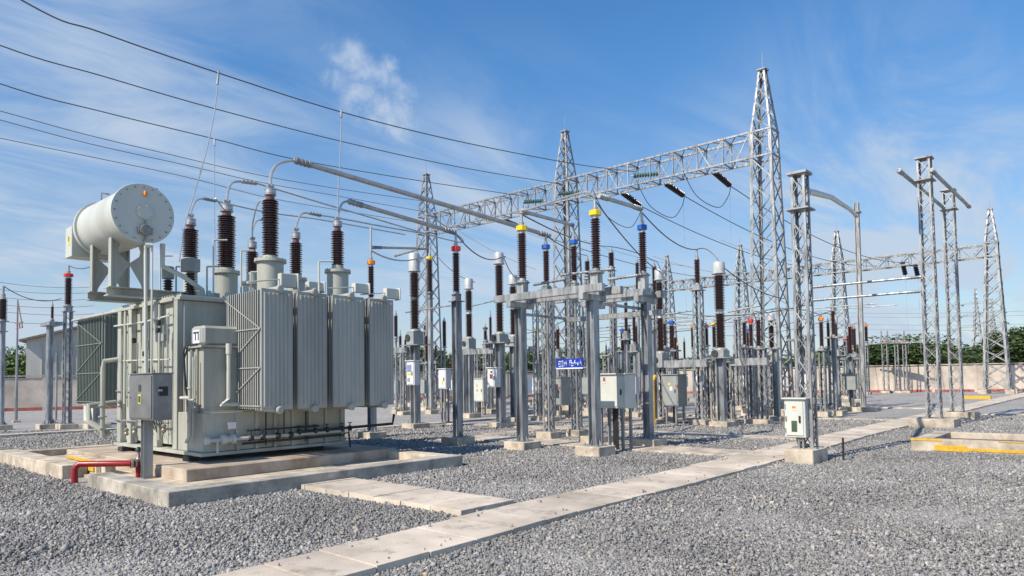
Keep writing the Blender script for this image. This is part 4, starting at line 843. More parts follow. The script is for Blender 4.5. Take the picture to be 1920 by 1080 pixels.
# ---- circuit breakers: two stacked insulators under a white head
def breaker(key,px,fy,head,up,mid,lo,boxr,dia,label,kind='H',ringcol=None,cabin=None,hd=1.12):
    P=foot(px,(head[0]+lo[1])/2,fy); P.z=0; d=depth(P); r=dia/2*d/F; e=empty('circuit_breaker',(P.x,P.y,0),label,'circuit breaker','circuit breaker poles with white heads'); block(e,P,.5,.42,.2)
    zp=zat(P,boxr[1]); hpost(e,P,.2,zp,.26,kind)
    zb=zat(P,boxr[0]); b=MB(); b.ext(P.x-.24,P.x+.24,P.y-.2,P.y+.2,zp+.03,zb-.05); b.lathe((P.x,P.y,0),[(r*1.25,zb-.05),(r*1.2,zb+.0),(r*.7,zb+.05)],18); b.build('mechanism_box',CABG,e,bevel=.008)
    b=MB(); b.lathe((P.x-.26,P.y+.1,(zp+zb)/2),[(.12,-.02),(.12,0),(.06,.012)],18,'x'); b.build('hand_wheel',DARKGAP,e)
    b=MB(); b.ext(P.x-.3,P.x+.3,P.y-.5,P.y+.5,zp,zp+.028); b.build('head_plate',GALV2,e)
    z=[zat(P,q) for q in(lo[1],lo[0],up[1],up[0])]
    MB().sheds(P.x,P.y,zb+.04,z[1],r,seg=18).build('insulator',PORC,e); MB().sheds(P.x,P.y,z[2],z[3],r*1.04,seg=18).build('insulator',PORC,e)
    b=MB(); b.lathe((P.x,P.y,0),[(r*.68,z[1]+.001),(r*.9,z[1]+.03),(r*.6,(z[1]+z[2])/2),(r*.9,z[2]-.03),(r*.68,z[2]-.001)],16); b.build('middle_joint',ALU,e)
    zh=zat(P,head[1]); zt=zat(P,head[0]); b=MB(); b.lathe((P.x,P.y,0),[(r*.6,z[3]+.001),(r*.6,zh-.04),(r*1.3,zh-.03),(r*1.3,zh),(r*hd,zh+.01),(r*hd,zt-.04),(r*hd*.9,zt)],24); b.build('head',HEAD,e)
    b=MB(); b.tube([(P.x+.1,P.y,zt-.1),(P.x+r*1.9,P.y-.05,zt-.12)],.03,8); b.build('terminal',ALU,e)
    TOP[key]=Vector((P.x+r*1.5,P.y,zt-.1)); return e,P
def cabinet(name,px0,pxs,px1,py0,py1,X,label,m,legs=True,fy=None,roof=True,stick=(),grp='control cabinets',handle=True,P=None,foot_z=.0):
    """-x face spans px0..pxs, -y face spans pxs..px1 ; X is the x of the near corner"""
    K=on_x(pxs,(py0+py1)/2,X); z1=zat(K,py0); z0=zat(K,py1); yl=on_x(px0,(py0+py1)/2,X).y; xr=on_y(px1,(py0+py1)/2,K.y).x
    c=Vector(((K.x+xr)/2,(K.y+yl)/2,0)); e=empty(name,c,label,'cabinet',grp)
    MB().ext(K.x,xr,K.y,yl,z0,z1).build('body',m,e,bevel=.008,smooth=False)
    dr=MB().ext(K.x-.022,K.x-.002,K.y+.035,yl-.035,z0+.04,z1-.04).build('door',m,e,bevel=.004,smooth=False)
    b=MB()
    for q_ in(.18,.82): b.ext(K.x-.03,K.x-.004,yl-.034,yl-.012,z0+(z1-z0)*q_-.04,z0+(z1-z0)*q_+.04)
    b.each('hinge',GALV2,e,smooth=False)
    if roof: MB().ext(K.x-.05,xr+.04,K.y-.04,yl+.04,z1+.001,z1+.03).build('roof',m,e,bevel=.005,smooth=False)
    if handle: MB().ext(K.x-.04,K.x-.023,K.y+.08,K.y+.115,(z0+z1)/2-.08,(z0+z1)/2+.05)  .build('handle',BLK,dr)
    for i_,(a,b_,c0,c1,mm) in enumerate(stick):   # fractions across (from left) and up
        Y0=yl-(yl-K.y)*a; Y1=yl-(yl-K.y)*b_; MB().ext(K.x-.027-.003*i_,K.x-.0225,Y1+.0004*i_,Y0-.0004*i_,z0+(z1-z0)*c0,z0+(z1-z0)*c1).build('sticker',mm,dr)
    if legs:
        for xx in(K.x+.06,xr-.06):
            for yy in(K.y+.12,yl-.12): MB().ext(xx-.03,xx+.03,yy-.03,yy+.03,foot_z,z0-.001).build('leg',GALV2,e)
        b=MB()
        for k in range(4): b.tube([(c.x-.08+.05*k,c.y-.1+.07*k,z0),(c.x-.08+.05*k,c.y-.1+.07*k,foot_z)],.022,8)
        b.each('conduit',BLK,e)
    return e,K,xr,yl
e,P=breaker('B1',777,804,(476,508),(512,558),0,(563,616),(619,648),19,'breaker pole with white head nearest the radiators')
cabinet('control_box',762,777,787,677,722,P.x-.42,'pale control box with a blue notice on the breaker nearest the radiators',CABW,legs=False,stick=((.15,.7,.55,.85,mat('blue_notice',(.2,.28,.5),.5)),(.2,.75,.42,.5,YELC),(.2,.5,.15,.3,CABG)))
e,P=breaker('B2',936,802,(474,494),(498,557),0,(566,621),(624,644),16.5,'tallest breaker pole with white head, left of the yellow ringed insulator')
cabinet('control_box',914,931,939,690,726,P.x-.42,'white control box with a red warning on the tallest breaker',CABW,legs=False,stick=((.3,.62,.45,.68,REDK),(.4,.55,.75,.85,BLK)))
breaker('B3',879,783,(523,541),(546,582),0,(590,630),(633,656),14.5,'shortest breaker pole with white head, right of the red ringed insulator')
breaker('B4',962,791,(516,532),(538,575),0,(581,625),(629,650),15,'breaker pole with white head partly behind the yellow ringed insulator')
e,P=breaker('B5',1349,801,(492,512),(517,580),0,(590,650),(654,672),20.5,'breaker pole with a large white head right of the wide column',kind='H')
breaker('B6',1237,792,(506,524),(530,588),0,(598,655),(660,690),15,'breaker pole with white head behind the blue ringed insulator',kind='L')
breaker('B7',1151,775,(540,548),(552,585),0,(592,655),(660,690),14,'grey headed instrument transformer above the large pale cabinet',kind='L',hd=.9)
breaker('B8',1446,776,(588,600),(603,625),0,(629,655),(660,680),12,'breaker pole with small white head inside the tallest tower',kind='L')
breaker('B9',1566,772,(592,604),(608,630),0,(634,652),(656,668),9,'small far breaker pole near the plain square pole',kind='L')
# long steel beams between breaker poles
def beam(A,B,w,h,label,grp='steel beams between posts',m=None,cat='beam'):
    e=tag(MB().bar(A,B,w,h).build('steel_beam',m or GALV,bevel=.006,smooth=False,loc=(Vector(A)+Vector(B))/2),label,cat,grp); return e
A=foot(1352,664,801); q=Vector((A.x,A.y,zat(A,680))); q2=on_x(1246,676,A.x); beam((A.x,A.y+.5,q.z),(A.x,q2.y,q.z),.16,.26,'wide level steel beam left of the right breaker')
q3=on_x(1440,674,A.x); beam((A.x,A.y-.35,q.z),(A.x,q3.y,q.z),.16,.24,'level steel beam right of the right breaker')
A=foot(936,560,802); zq=zat(A,654); q2=on_x(862,656,A.x); beam((A.x,A.y+.3,zq-.06),(A.x,q2.y,zq-.06),.14,.2,'steel beam joining the middle breakers'); q2=on_x(1000,650,A.x+1.5); beam((A.x+1.5,A.y-.1,zq+.02),(A.x+1.5,q2.y,zq+.02),.14,.2,'steel beam right of the tallest breaker')
A=foot(777,560,804); zq=zat(A,655); beam((A.x-.02,A.y+.35,zq),(A.x-.02,A.y+2.1,zq),.14,.2,'short steel beam joining the breaker by the radiators')
# ================================================================ NEAREST SWITCH FRAMES
P2=foot(988,700,842); P3=foot(1103,700,855); P4=foot(1207,700,839); P5=foot(1122,700,831)
def frame(PA,PB,X,zc,label,zsA,w=.2,ext=(.35,.35),bh=.17):
    e=empty('switch_frame',(X,(PA.y+PB.y)/2,0),label,'frame','steel frames of the nearest switch')
    for P in(PA,PB):
        P.z=0; block(e,P,.42,.42,.21); hpost(e,P,.21,zc-.16,w,'H')
        MB().ext(P.x-.45,P.x+.45,P.y-.07,P.y+.07,zc-.159,zc-.02).build('cross_beam',GALV,e,bevel=.005,smooth=False)
    for o in(-.36,.36):
        MB().ext(X+o-.06,X+o+.06,PB.y-ext[1],PA.y+ext[0],zc-.018,zc+bh-.018).build('long_beam',GALV,e,bevel=.005,smooth=False)
    return e
XA=(P2.x+P3.x)/2; zfA=zat(P2,567)
P2.x=XA;P3.x=XA
frame(P2,P3,XA,zfA,'near steel switch frame on two H posts holding the blue sign',0,.21,(.5,.55))
XB=(P4.x+P5.x)/2; P4.x=XB;P5.x=XB; zfB=zat(P4,556)
frame(P5,P4,XB,zfB,'rear steel switch frame behind the large pale cabinet',0,.2,(.4,.35))
# lower braces
beam((XB,P5.y+.9,zfB-.42),(XB,P4.y-.5,zfB-.42),.10,.13,'lower level beam behind the nearest frames')
beam((XA+.1,P2.y,zfA-.3),(XB,P5.y+.9,zfB-.38),.05,.07,'thin slanted tie between the two nearest frames')
beam((XA+.1,P3.y,zfA-.2),(XB-.1,P4.y+.1,zfB-.3),.05,.07,'thin slanted tie at the right of the nearest frames')
def onframe(key,px,pyb,pyt,X,dia,cap,zf,label,top):
    P=on_x(px,(pyb+pyt)/2,X); P.z=0; d=depth(P); r=dia/2*d/F; e=empty('post_insulator',(P.x,P.y,zf),label,'insulator','ringed insulators on the nearest frames')
    zb=max(zat(P,pyb),zf+.22); b=MB(); b.ext(P.x-.2,P.x+.2,P.y-.17,P.y+.17,zf+.002,zf+.03); b.ext(P.x-.10,P.x+.10,P.y-.10,P.y+.10,zf+.031,zb-.1); b.lathe((P.x,P.y,0),[(.17,zb-.099),(.18,zb-.09),(.18,zb-.07),(.14,zb-.061)],20)
    b.build('pedestal',GALV,e,bevel=.004); insul(e,P,zb,zat(P,pyt),r,cap,zat(P,top),seg=22); TOP[key]=Vector((P.x,P.y,zat(P,top)))
zA=zfA+.152; zB=zfB+.152
onframe('y978',979,524,438,XA,18,'yellow',zA,'yellow ringed insulator left on the near frame',402)
onframe('y1117',1117,505,410,XA,19,'yellow',zA,'tallest yellow ringed insulator right on the near frame',375)
onframe('b1205',1205,510,436,XB,16,'blue',zB,'blue ringed insulator at the right end of the rear frame',398)
postins('b1024',1024,534,471,822,13.5,'blue',545,'blue ringed insulator left of the middle gantry tower',kind='L',w=.24,blk=.35,top=442)
postins('b1076',1076,528,462,818,14,'blue',540,'blue ringed insulator just in front of the middle gantry tower',kind='L',w=.24,blk=.35,top=425)
# blue sign
A=on_x(1093,680,XA-.14); Bp=on_x(1043,680,XA-.14); z0,z1=zat(A,688.5),zat(A,671.5)
e=empty('sign',((A.x,(A.y+Bp.y)/2,z0)),'small blue sign with white lettering on the near H post','sign'); MB().ext(A.x-.01,A.x+.01,A.y,Bp.y,z0,z1).build('panel',BLUE,e); MB().ext(A.x-.012,A.x+.012,A.y,Bp.y,z0-.03,z0-.002).build('rail',WHT,e)
b=MB(); W=Bp.y-A.y; Hh=z1-z0
def st(*p,w=.019):
    for (a,c),(a2,c2) in zip(p[:-1],p[1:]): b.bar((A.x-.013,Bp.y-W*a,z0+Hh*c),(A.x-.013,Bp.y-W*a2,z0+Hh*c2),.004,w) if True else None
st((.11,.72),(.19,.72),(.19,.14),(.11,.14),(.11,.72)); st((.11,.45),(.15,.45),(.15,.3))
st((.24,.16),(.24,.74)); st((.27,.16),(.27,.72)); st((.22,.74),(.28,.74)); st((.22,.17),(.28,.17)); st((.31,.16),(.31,.6),(.345,.5),(.345,.16)); st((.41,.16),(.41,.8)); st((.38,.5),(.38,.74)); st((.36,.5),(.42,.5))
st((.52,.2),(.52,.8),(.6,.8),(.6,.6),(.52,.6)); st((.58,.5),(.66,.5),(.66,.2),(.58,.2),(.58,.5)); st((.69,.45),(.73,.84),(.74,.3)); st((.70,.5),(.75,.5)); st((.79,.55),(.84,.22),(.88,.7)); st((.84,.22),(.84,.5)); st((.92,.84),(.97,.2)); st((.90,.5),(.94,.5))
b.build('lettering',WHT,e,smooth=False)
# ================================================================ CABINETS
cabinet('control_cabinet',1116,1172,1192,702,766,XA+.95,'large pale cabinet between the two nearest switch frames',CAB,stick=((.30,.37,.8,.92,REDK),(.3,.38,.74,.79,WHT)))
cabinet('control_cabinet',1025,1052,1074,708,760,on_z(1050,787).x,'dull grey cabinet with yellow stickers below the blue sign',CABG,stick=((.1,.22,.55,.8,YELC),(.5,.6,.6,.75,REDK),(.85,.98,.6,.66,REDC)))
cabinet('control_cabinet',1242,1271,1288,703,762,on_z(1263,797).x,'grey cabinet with a yellow sticker left of the wide pale column',CABG,stick=((.4,.55,.68,.75,YELC),(.5,.68,.5,.63,WHT),(.85,1.,.62,.7,REDK)))
cabinet('control_cabinet',1000,1013,1020,706,738,on_z(1000,780).x,'dark grey cabinet mostly hidden behind the left H post of the near frame',CABG)
cabinet('control_cabinet',886,906,914,710,753,on_z(900,778).x,'pale cabinet with an orange sticker left of the white control box',CAB,stick=((.4,.5,.65,.75,ORAC),(.42,.5,.45,.52,BLK)))
cabinet('control_cabinet',822,836,846,692,729,on_x(1,700,19).x,'pale cabinet half hidden by the red ringed insulator post',CABW,stick=((.5,.7,.2,.4,YELC),))
cabinet('control_cabinet',860,872,876,712,737,on_z(868,775).x,'small grey green cabinet right behind the red ringed insulator post',CABG,stick=((.2,.6,.2,.5,YELC),))
cabinet('control_cabinet',1432,1446,1452,690,728,on_z(1440,768).x,'grey cabinet behind the left legs of the tallest tower',CABG)
cabinet('control_cabinet',1300,1322,1330,0,1,30,'',CABG) if False else None
cabinet('control_cabinet',157,187,193,760,793,on_z(175,796).x,'small pale cabinet under the rear radiators',CAB,legs=False,stick=((.2,.35,.3,.5,BLK),))
# pale box on the slim column
e,K,xr,yl=cabinet('control_box',1471,1510,1519,749,821,F1.x-.32,'pale control box with a square window on the slim box column',CAB,legs=False,stick=((.35,.62,.15,.44,GREENM),(.38,.6,.72,.85,WHT),(.40,.58,.76,.83,ORAC),(.06,.14,.42,.55,BRONZE)))
b=MB()
for yy in(K.y+.06,K.y+.14): b.ext(K.x+.05,K.x+.11,yy,yy+.03,.285,zat(K,822))
b.tube([(K.x+.1,K.y+.2,zat(K,822)),(K.x+.12,K.y+.2,.4),(K.x+.3,K.y+.05,.32)],.03,8); b.build('support_leg',GALV2,e)
b=MB(); 
for k in range(3): b.tube([(xr,K.y+.1,1.1-.25*k),(xr+.12,K.y+.05,1.0-.25*k)],.02,8)
b.each('conduit',BLK,e)
tag(MB().lathe((F1.x+.5,F1.y-.5,0),[(.02,-.05),(.02,.45),(.012,.46)],8).build('steel_peg',BLK,loc=(F1.x+.5,F1.y-.5,0)),'short black peg beside the slim box column','peg')
# yellow conduits
for px,fy,m,l,r in((1243,797,YEL,'bright yellow cable conduit right of the blue ringed post',.06),(1200,790,YEL,'yellow brown conduit between large cabinet and post',.05),(1248,790,YEL,'thin yellow conduit touching the grey cabinet',.035)):
    P=foot(px-18,750,fy); zt=zat(P,704); tag(MB().tube([(P.x,P.y,0),(P.x,P.y,.35),(P.x,P.y,zt-.2),(P.x+.1,P.y-.05,zt)],r,10).build('conduit',m,loc=(P.x,P.y,0)),l,'conduit','yellow conduits')
# ================================================================ LEFT BACKGROUND ROW
P=on_z(91,804); zt=zat(P,612); e=empty('steel_column',(P.x,P.y,0),'round blue grey steel column with a short crossarm at left','column'); block(e,P,.5,.4); hpost(e,P,.2,zt,.24,'P'); MB().ext(P.x-.25,P.x+.25,P.y-.9,P.y+.35,zt,zt+.14).build('crossarm',GALVD,e,bevel=.006)
P=on_z(182,803); e=empty('steel_column',(P.x,P.y,0),'short steel column standing under the rear radiators','column'); block(e,P,.55,.42); hpost(e,P,.2,2.2,.24,'H')
P=on_z(30,792); zt=zat(P,562); e=empty('slim_pole',(P.x,P.y,0),'slim pole with a small bracket near the left edge','pole'); block(e,P,.2,.2,.1); b=MB(); b.tube([(P.x,P.y,.1),(P.x,P.y,zt)],[.07,.03],8); b.build('post',GALV2,e)
b=MB(); zz=zat(P,606); b.bar((P.x,P.y+.3,zz),(P.x,P.y-.9,zz),.05); b.bar((P.x,P.y+.2,zz-.25),(P.x,P.y-.9,zz-.25),.05); b.bar((P.x,P.y-.9,zz-.25),(P.x,P.y-.1,zz+.95),.04); b.bar((P.x,P.y-.4,zz),(P.x,P.y-.4,zz-.25),.04); b.build('bracket',mat('rusty_bracket',(.3,.17,.14),.7,.2),e)
P=on_z(105,788); e=empty('slim_pole',(P.x,P.y,0),'thin dark pole behind the round steel column','pole'); MB().tube([(P.x,P.y,0),(P.x,P.y,3.4)],.05,8).build('post',GALV2,e)
# further supports in the middle distance
MIDS=[(757,700,655,778,'L',.25),(800,700,655,760,'B',.18),(870,720,660,782,'H',.2),(895,680,655,770,'L',.25),(1008,640,560,788,'L',.3),(1030,600,545,790,'L',.3),(1140,700,668,792,'L',.3),(1165,700,660,790,'H',.16),(1215,700,600,786,'L',.3),(1225,700,620,795,'H',.18),(1385,700,600,768,'L',.25),(1410,700,655,795,'L',.28),(1455,700,655,790,'H',.2),(1520,700,630,778,'L',.3),(1590,700,650,748,'L',.3),(1330,700,680,796,'L',.26),(1367,700,680,796,'L',.26),(1072,640,560,785,'L',.28),(1430,700,655,796,'L',.25),(1500,700,640,772,'L',.28)]
MN=['behind the first breaker','left of the far left tower foot','behind the red ringed post','under the middle breaker beam','left of the blue sign','under the left blue ringed insulator','below the grey headed transformer','inside the gap right of the large cabinet','left of the right switch post','by the yellow conduit','left of the tallest tower, far back','right of the right breaker, near','between the tallest tower legs','right of the slim box column, low','left of the plain pole, far back','just left of the right breaker post','just right of the right breaker post','right of the blue sign','in front of the left leg of the tallest tower','behind the slim box column']
for (px,py,top,fy,k,w),l in zip(MIDS,MN):
    P=foot(px,py,fy); P.z=0; e=empty('support_post',(P.x,P.y,0),{'L':'slim lattice','B':'square steel','H':'H section steel'}[k]+' support '+l,'post','steel supports in the middle distance'); block(e,P,.36,.3,.18); hpost(e,P,.18,zat(P,top),w,k,plate=False)
    zt=zat(P,top); MB().ext(P.x-w*.7,P.x+w*.7,P.y-w*.7,P.y+w*.7,zt+.001,zt+.05).build('top_plate',GALV2,e)
# three slim far posts at right
for i,(px,top) in enumerate(((1660,620),(1682,625),(1697,620))):
    P=foot(px,680,737); P.z=0; e=empty('disconnector_post',(P.x,P.y,0),['leftmost','middle','rightmost'][i]+' of the three slim far posts before the wall','post','three slim far posts'); block(e,P,.5,.5,.2); zt=zat(P,644); hpost(e,P,.2,zt,.45 if i==0 else .3,'L',plate=False)
    b=MB(); 
    for s in((-.25,.25) if i==0 else (0,)): b.lathe((P.x,P.y+s,0),[(.10,zt+.05),(.12,zt+.3),(.06,zt+.32),(.05,zat(P,top))],8)
    b.each('terminal',GALV2,e); MB().ext(P.x-.3,P.x+.3,P.y-.4,P.y+.4,zt,zt+.06).build('top_plate',GALV2,e); 
    b=MB(); b.lathe((P.x,P.y,0),[(.14,zt+.061),(.14,zt+.2),(.08,zt+.28)],10); b.build('insulator',mat('orange_brown_porcelain',(.4,.2,.08),.4),e)
a=foot(1628,640,737); c=foot(1735,640,737); zz=zat(a,645); beam((a.x,a.y,zz),(c.x,c.y,zz),.12,.1,'thin level rail on top of the three slim far posts')
# distant pylons
def pylon(px,top,dist,label,arms=3):
    q=on_z(px,760); u=Vector((q.x,q.y,0)).normalized()*dist; h=zat(u,top); e=empty('power_pylon',u,label,'pylon','distant pylons')
    lattice(e,u.x,u.y,[(0,h*.09,h*.09),(h*.55,h*.032,h*.032),(h,h*.006,h*.006)],[5,9],h*.016,h*.009,True,t=.05,cap=0,matl=GALV2)
    b=MB(); L_=h*.17
    for k in range(arms):
        z=h*(.58+.13*k); L2=L_*(1-.12*k)
        for s in(-1,1): b.bar((u.x,u.y,z+h*.03),(u.x,u.y+s*L2,z),h*.006); b.bar((u.x,u.y,z),(u.x,u.y+s*L2,z),h*.007)
    b.each('crossarm',GALV2,e,smooth=False)
    b=MB()
    for k in range(arms):
        z=h*(.58+.13*k); L2=L_*(1-.12*k)
        for s in(-1,1): b.bar((u.x-1.4,u.y+s*L2,z-.2),(u.x+1.4,u.y+s*L2,z-.2),h*.012)
    b.each('insulator_string',GALV2,e); return u,h
py1=pylon(1838,542,190,'distant grey pylon left of the far right tower'); py2=pylon(1868,560,150,'distant pylon seen through the far right tower')
# ================================================================ CONDUCTORS
def smooth(pts,n=8):
    P=[Vector(p) for p in pts]; out=[]
    for i in range(len(P)-1):
        a=P[max(i-1,0)];b=P[i];c=P[i+1];d=P[min(i+2,len(P)-1)]
        for k in range(n):
            t=k/n; out.append(.5*((2*b)+(c-a)*t+(2*a-5*b+4*c-d)*t*t+(3*b-a-3*c+d)*t**3))
    return out+[P[-1]]
def cable(pts,label,r=.014,m=None,name='overhead_wire',grp='overhead wires',cat='wire',n=8):
    p=smooth(pts,n); o=MB().tube(p,r,6).build(name,m or WIRE,loc=p[0]); return tag(o,label,cat,grp)
def sag(A,B,s,n=14):
    A=Vector(A);B=Vector(B); return [A.lerp(B,t/n)-Z*s*4*(t/n)*(1-t/n) for t in range(n+1)]
def onv(y,pts): return [on_y(px,py,y) for px,py in pts]
y1=on_x(1190,322,29.).y; w1=onv(y1,[(1190,322),(1075,307),(860,265),(640,210),(410,137),(190,61),(40,0)]); e_=w1[-1]+(w1[-1]-w1[-2])*3+Z*1.2; cable(w1+[e_],'highest dark overhead wire coming from the top left corner',.017)
y2=on_x(1050,345,29.).y; w2=onv(y2,[(1050,345),(860,313),(640,265),(400,203),(190,142),(0,85)]); cable(w2+[w2[-1]+(w2[-1]-w2[-2])*2+Z*.6],'second highest dark overhead wire at upper left',.017)
y3=on_x(985,368,29.).y; w3=onv(y3,[(985,368),(800,341),(560,300),(400,260),(190,209),(0,157)]); cable(w3+[w3[-1]+(w3[-1]-w3[-2])*2+Z*.6],'third dark overhead wire from the top, passing behind the tube elbow',.017)
for i,(ye,pts,l) in enumerate(((31.,[(850,385),(635,354),(480,327),(320,290),(160,252),(0,208)],'upper of the three thin far wires at left'),(32.5,[(840,405),(635,368),(480,340),(350,310),(170,270),(0,225)],'middle of the three thin far wires at left'),(34.,[(830,425),(660,398),(500,370),(350,332),(170,294),(0,259)],'lower of the three thin far wires at left'))):
    ww=onv(ye,pts); cable(ww+[ww[-1]+(ww[-1]-ww[-2])*2],l,.016,mat('grey_conductor',(.2,.21,.23),.5,.4))
def dropper(top,pts,l):
    e=cable([top]+pts,l,.016,WIREL,'dropper_wire','pale droppers hanging from the overhead wires'); 
    d=(pts[0]-top).normalized(); o=MB().tube([top+Z*.04,top+d*.35],.03,8).build('clamp',GALV2,e); return e
t=on_y(410,137,y1); dropper(t,[on_y(402,210,y1-.2),on_y(385,290,y1-.4),on_y(362,370,17.6),on_y(345,430,17.2),on_y(336,490,16.8)],'long pale dropper curving down to the leftmost large bushing')
t=on_y(640,210,y1); dropper(t,[on_y(638,290,16.5),on_y(634,360,15.),Vector(LV[0])],'pale dropper falling to the right small bushing')
t=on_y(402,262,y3); dropper(t,[on_y(402,330,y3-1),on_y(402,420,y3-3),on_y(405,500,y3-5)],'faint pale dropper behind the middle large bushing')
# HV tube
H0=Vector(HV[0]); tb0=on_y(551,300,H0.y-.05); tb1=on_y(575,304,H0.y-.1)
cable([H0,on_y(509,325,H0.y),on_y(522,307,H0.y),tb0],'silver bend rising from the tallest bushing into the long tube',.035,WIREL,'bend_conductor','bent leads on the transformer bushings','conductor')
pipe([tb0,TOP['b1024']+Vector((.2,0,.02))],.062,'tube_conductor','longest silver tube from the tallest bushing to the left blue ringed insulator')
L0=Vector(LV[0]); lb=on_y(652,377,L0.y)
cable([L0,on_y(637,392,L0.y),on_y(642,381,L0.y),lb],'silver bend on the right small bushing',.028,WIREL,'bend_conductor','bent leads on the transformer bushings','conductor')
pipe([lb,TOP['red']+Vector((0,0,.05))],.055,'tube_conductor','silver tube from the right small bushing to the red ringed insulator')
# short bends on the others
def bend(P,pts,r,l): 
    P=Vector(P); q=[on_y(a,b_,P.y) for a,b_ in pts]; e=cable([P]+q[:3],l,r,WIREL,'bend_conductor','bent leads on the transformer bushings','conductor'); b=MB(); d=(q[3]-q[2]).normalized(); L_=(q[3]-q[2]).length
    pp=[];rr=[]
    for k in range(4):
        for t,g in((.02,1.3),(.03,1.7),(.2,1.7),(.21,1.3)): pp.append(q[2]+d*L_*(k/4+t)); rr.append(r*g)
    b.tube(pp,rr,8).build('clamp',GALV2,e); return q[3]
m1=bend(HV[1],[(429,352),(437,342),(452,340),(482,344)],.03,'silver bend with clamp on the middle large bushing')
m2=bend(HV[2],[(361,388),(368,376),(380,372),(405,377)],.026,'silver bend with clamp on the left large bushing')
m3=bend(LV[1],[(559,412),(566,401),(578,399),(602,404)],.026,'silver bend with clamp on the middle small bushing')
m4=bend(LV[2],[(474,430),(480,416),(488,412),(494,411)],.022,'silver bend on the left small bushing')
cable([m1,m1+Vector((3,0,-.25)),m1+Vector((7,0,-.5)),on_y(800,400,m1.y)],'thin lead running right from the middle large bushing',.02,WIREL)
cable([m2,on_y(500,398,m2.y),on_y(600,412,m2.y),on_y(760,440,m2.y)],'thin lead running right from the left large bushing',.02,WIREL)
cable([m3,on_y(640,410,m3.y),on_y(720,425,m3.y),on_y(806,440,m3.y)],'thin lead running right from the middle small bushing',.02,WIREL)
cable([Vector(HV[0])-Z*.35,on_y(485,380,H0.y+.3),on_y(474,420,H0.y+1),Vector(LV[2])],'thin lead between tallest bushing and left small bushing',.016,WIREL)
cable([on_y(404,372,15.5),Vector(HV[1])-Z*.3],'short lead into the middle large bushing',.016,WIREL); 
# tubes between ringed insulators
pipe([TOP['y978']+Z*.08,TOP['b1076']+Vector((0,0,.05))],.05,'tube_conductor','silver tube from the left yellow ring to the right blue ring')
pipe([TOP['y1117']+Vector((.15,0,.12)),TOP['b1205']+Vector((0,0,.08))],.05,'tube_conductor','short silver tube from the tall yellow ring to the blue ring at right')
cable([TOP['y1117'],TOP['y1117']+Vector((-.05,.05,.12)),TOP['y1117']+Vector((-.1,.35,.2)),on_x(1000,390,XA),TOP['y978']+Z*.1],'pale curved lead joining the two yellow ringed insulators',.022,WIREL,'lead_wire','leads between ringed insulators')
pipe([TOP['ora']+Z*.1,on_y(800,466,TOP['ora'].y)+Z*0],.04,'tube_conductor','silver tube leaving the orange ringed insulator')
MB_=MB().tube([TOP['ora']-Z*.02,on_z(695,470)*0+Vector((TOP['ora'].x,TOP['ora'].y,zat(TOP['ora'],425)))],.035,10).build('rod',WIREL,loc=TOP['ora']); tag(MB_,'thin white rod standing on the orange ringed insulator','rod')
def lead(A,B,s,l,r=.018,m=None): 
    return cable(sag(A,B,s,6),l,r,m or WIRE,'lead_wire','dark drooping leads between the apparatus',n=3)
lead(TOP['red']+Z*.02,TOP['B2'],.35,'dark lead drooping from the red ring to the tallest breaker')
lead(TOP['b1024'],TOP['f1101'],.1,'dark lead right of the left blue ring')
lead(TOP['b1205'],TOP['c1310'],.25,'dark lead falling from the right blue ring to the bare insulator')
lead(TOP['c1310'],TOP['B5'],-.25,'dark lead arching from the bare insulator to the right breaker')
lead(TOP['B5'],on_y(1470,560,TOP['B5'].y),.2,'dark lead running right from the right breaker head')
lead(TOP['y1117'],TOP['B6'],.2,'dark lead falling from the tall yellow ring')
lead(TOP['y978'],TOP['f1147'],.2,'dark lead falling from the left yellow ring')
lead(TOP['yel806'],TOP['B3'],.3,'dark lead from the small yellow ring to the shortest breaker')
lead(TOP['B1'],TOP['ora'],.2,'pale lead from first breaker to orange ring',.025,WIREL)
lead(TOP['B2'],TOP['B4'],.15,'dark lead between the two breakers at the yellow ring')
lead(TOP['f1228'],TOP['B6'],-.15,'short dark lead over the breaker behind the blue ring')
lead(TOP['f1147'],TOP['f1228'],-.1,'dark lead behind the nearest frames')
lead(TOP['f1408'],TOP['f1422'],-.1,'short lead left of the tallest tower'); lead(TOP['f1422'],TOP['f1540'],-.2,'pale lead passing through the tallest tower',.025,WIREL)
lead(TOP['f1540'],TOP['f1567'],-.12,'short dark lead right of the slim column'); lead(TOP['f1598'],TOP['f1623'],-.15,'short dark lead crossing the plain pole')
lead(TOP['f1262'],TOP['f1325'],.1,'thin lead over the right breaker beam'); lead(TOP['l6'],on_y(115,560,TOP['l6'].y),.3,'dark lead at the left edge'); lead(TOP['l122'],on_x(170,500,TOP['l122'].x),.1,'short lead below the drum'); 
for px0,py0,px1,py1,X,l,r in((1000,534,1060,523,XA+.8,'pale tube low behind the left yellow ringed insulator',.04),(1052,516,1150,504,XB-.3,'pale tube in front of the middle gantry tower',.04),(1140,524,1196,516,XB-.2,'pale tube left of the blue ringed insulator',.04),(740,480,800,463,16.5,'pale tube left of the first breaker head',.045),(1245,590,1300,582,30,'thin pale tube behind the wide column',.05),(1365,585,1430,572,30,'thin pale tube right of the right breaker',.05),(760,586,850,572,19,'pale tube behind the red ringed post',.035),(880,575,935,562,24,'pale tube between the two middle breakers',.04),(1165,598,1290,594,34,'long thin pale tube behind the right switch post',.04)):
    A=on_x(px0,py0,X); B=on_x(px1,py1,X); pipe([A,B],r*.8,'tube_conductor',l,GALV,10,X<20)
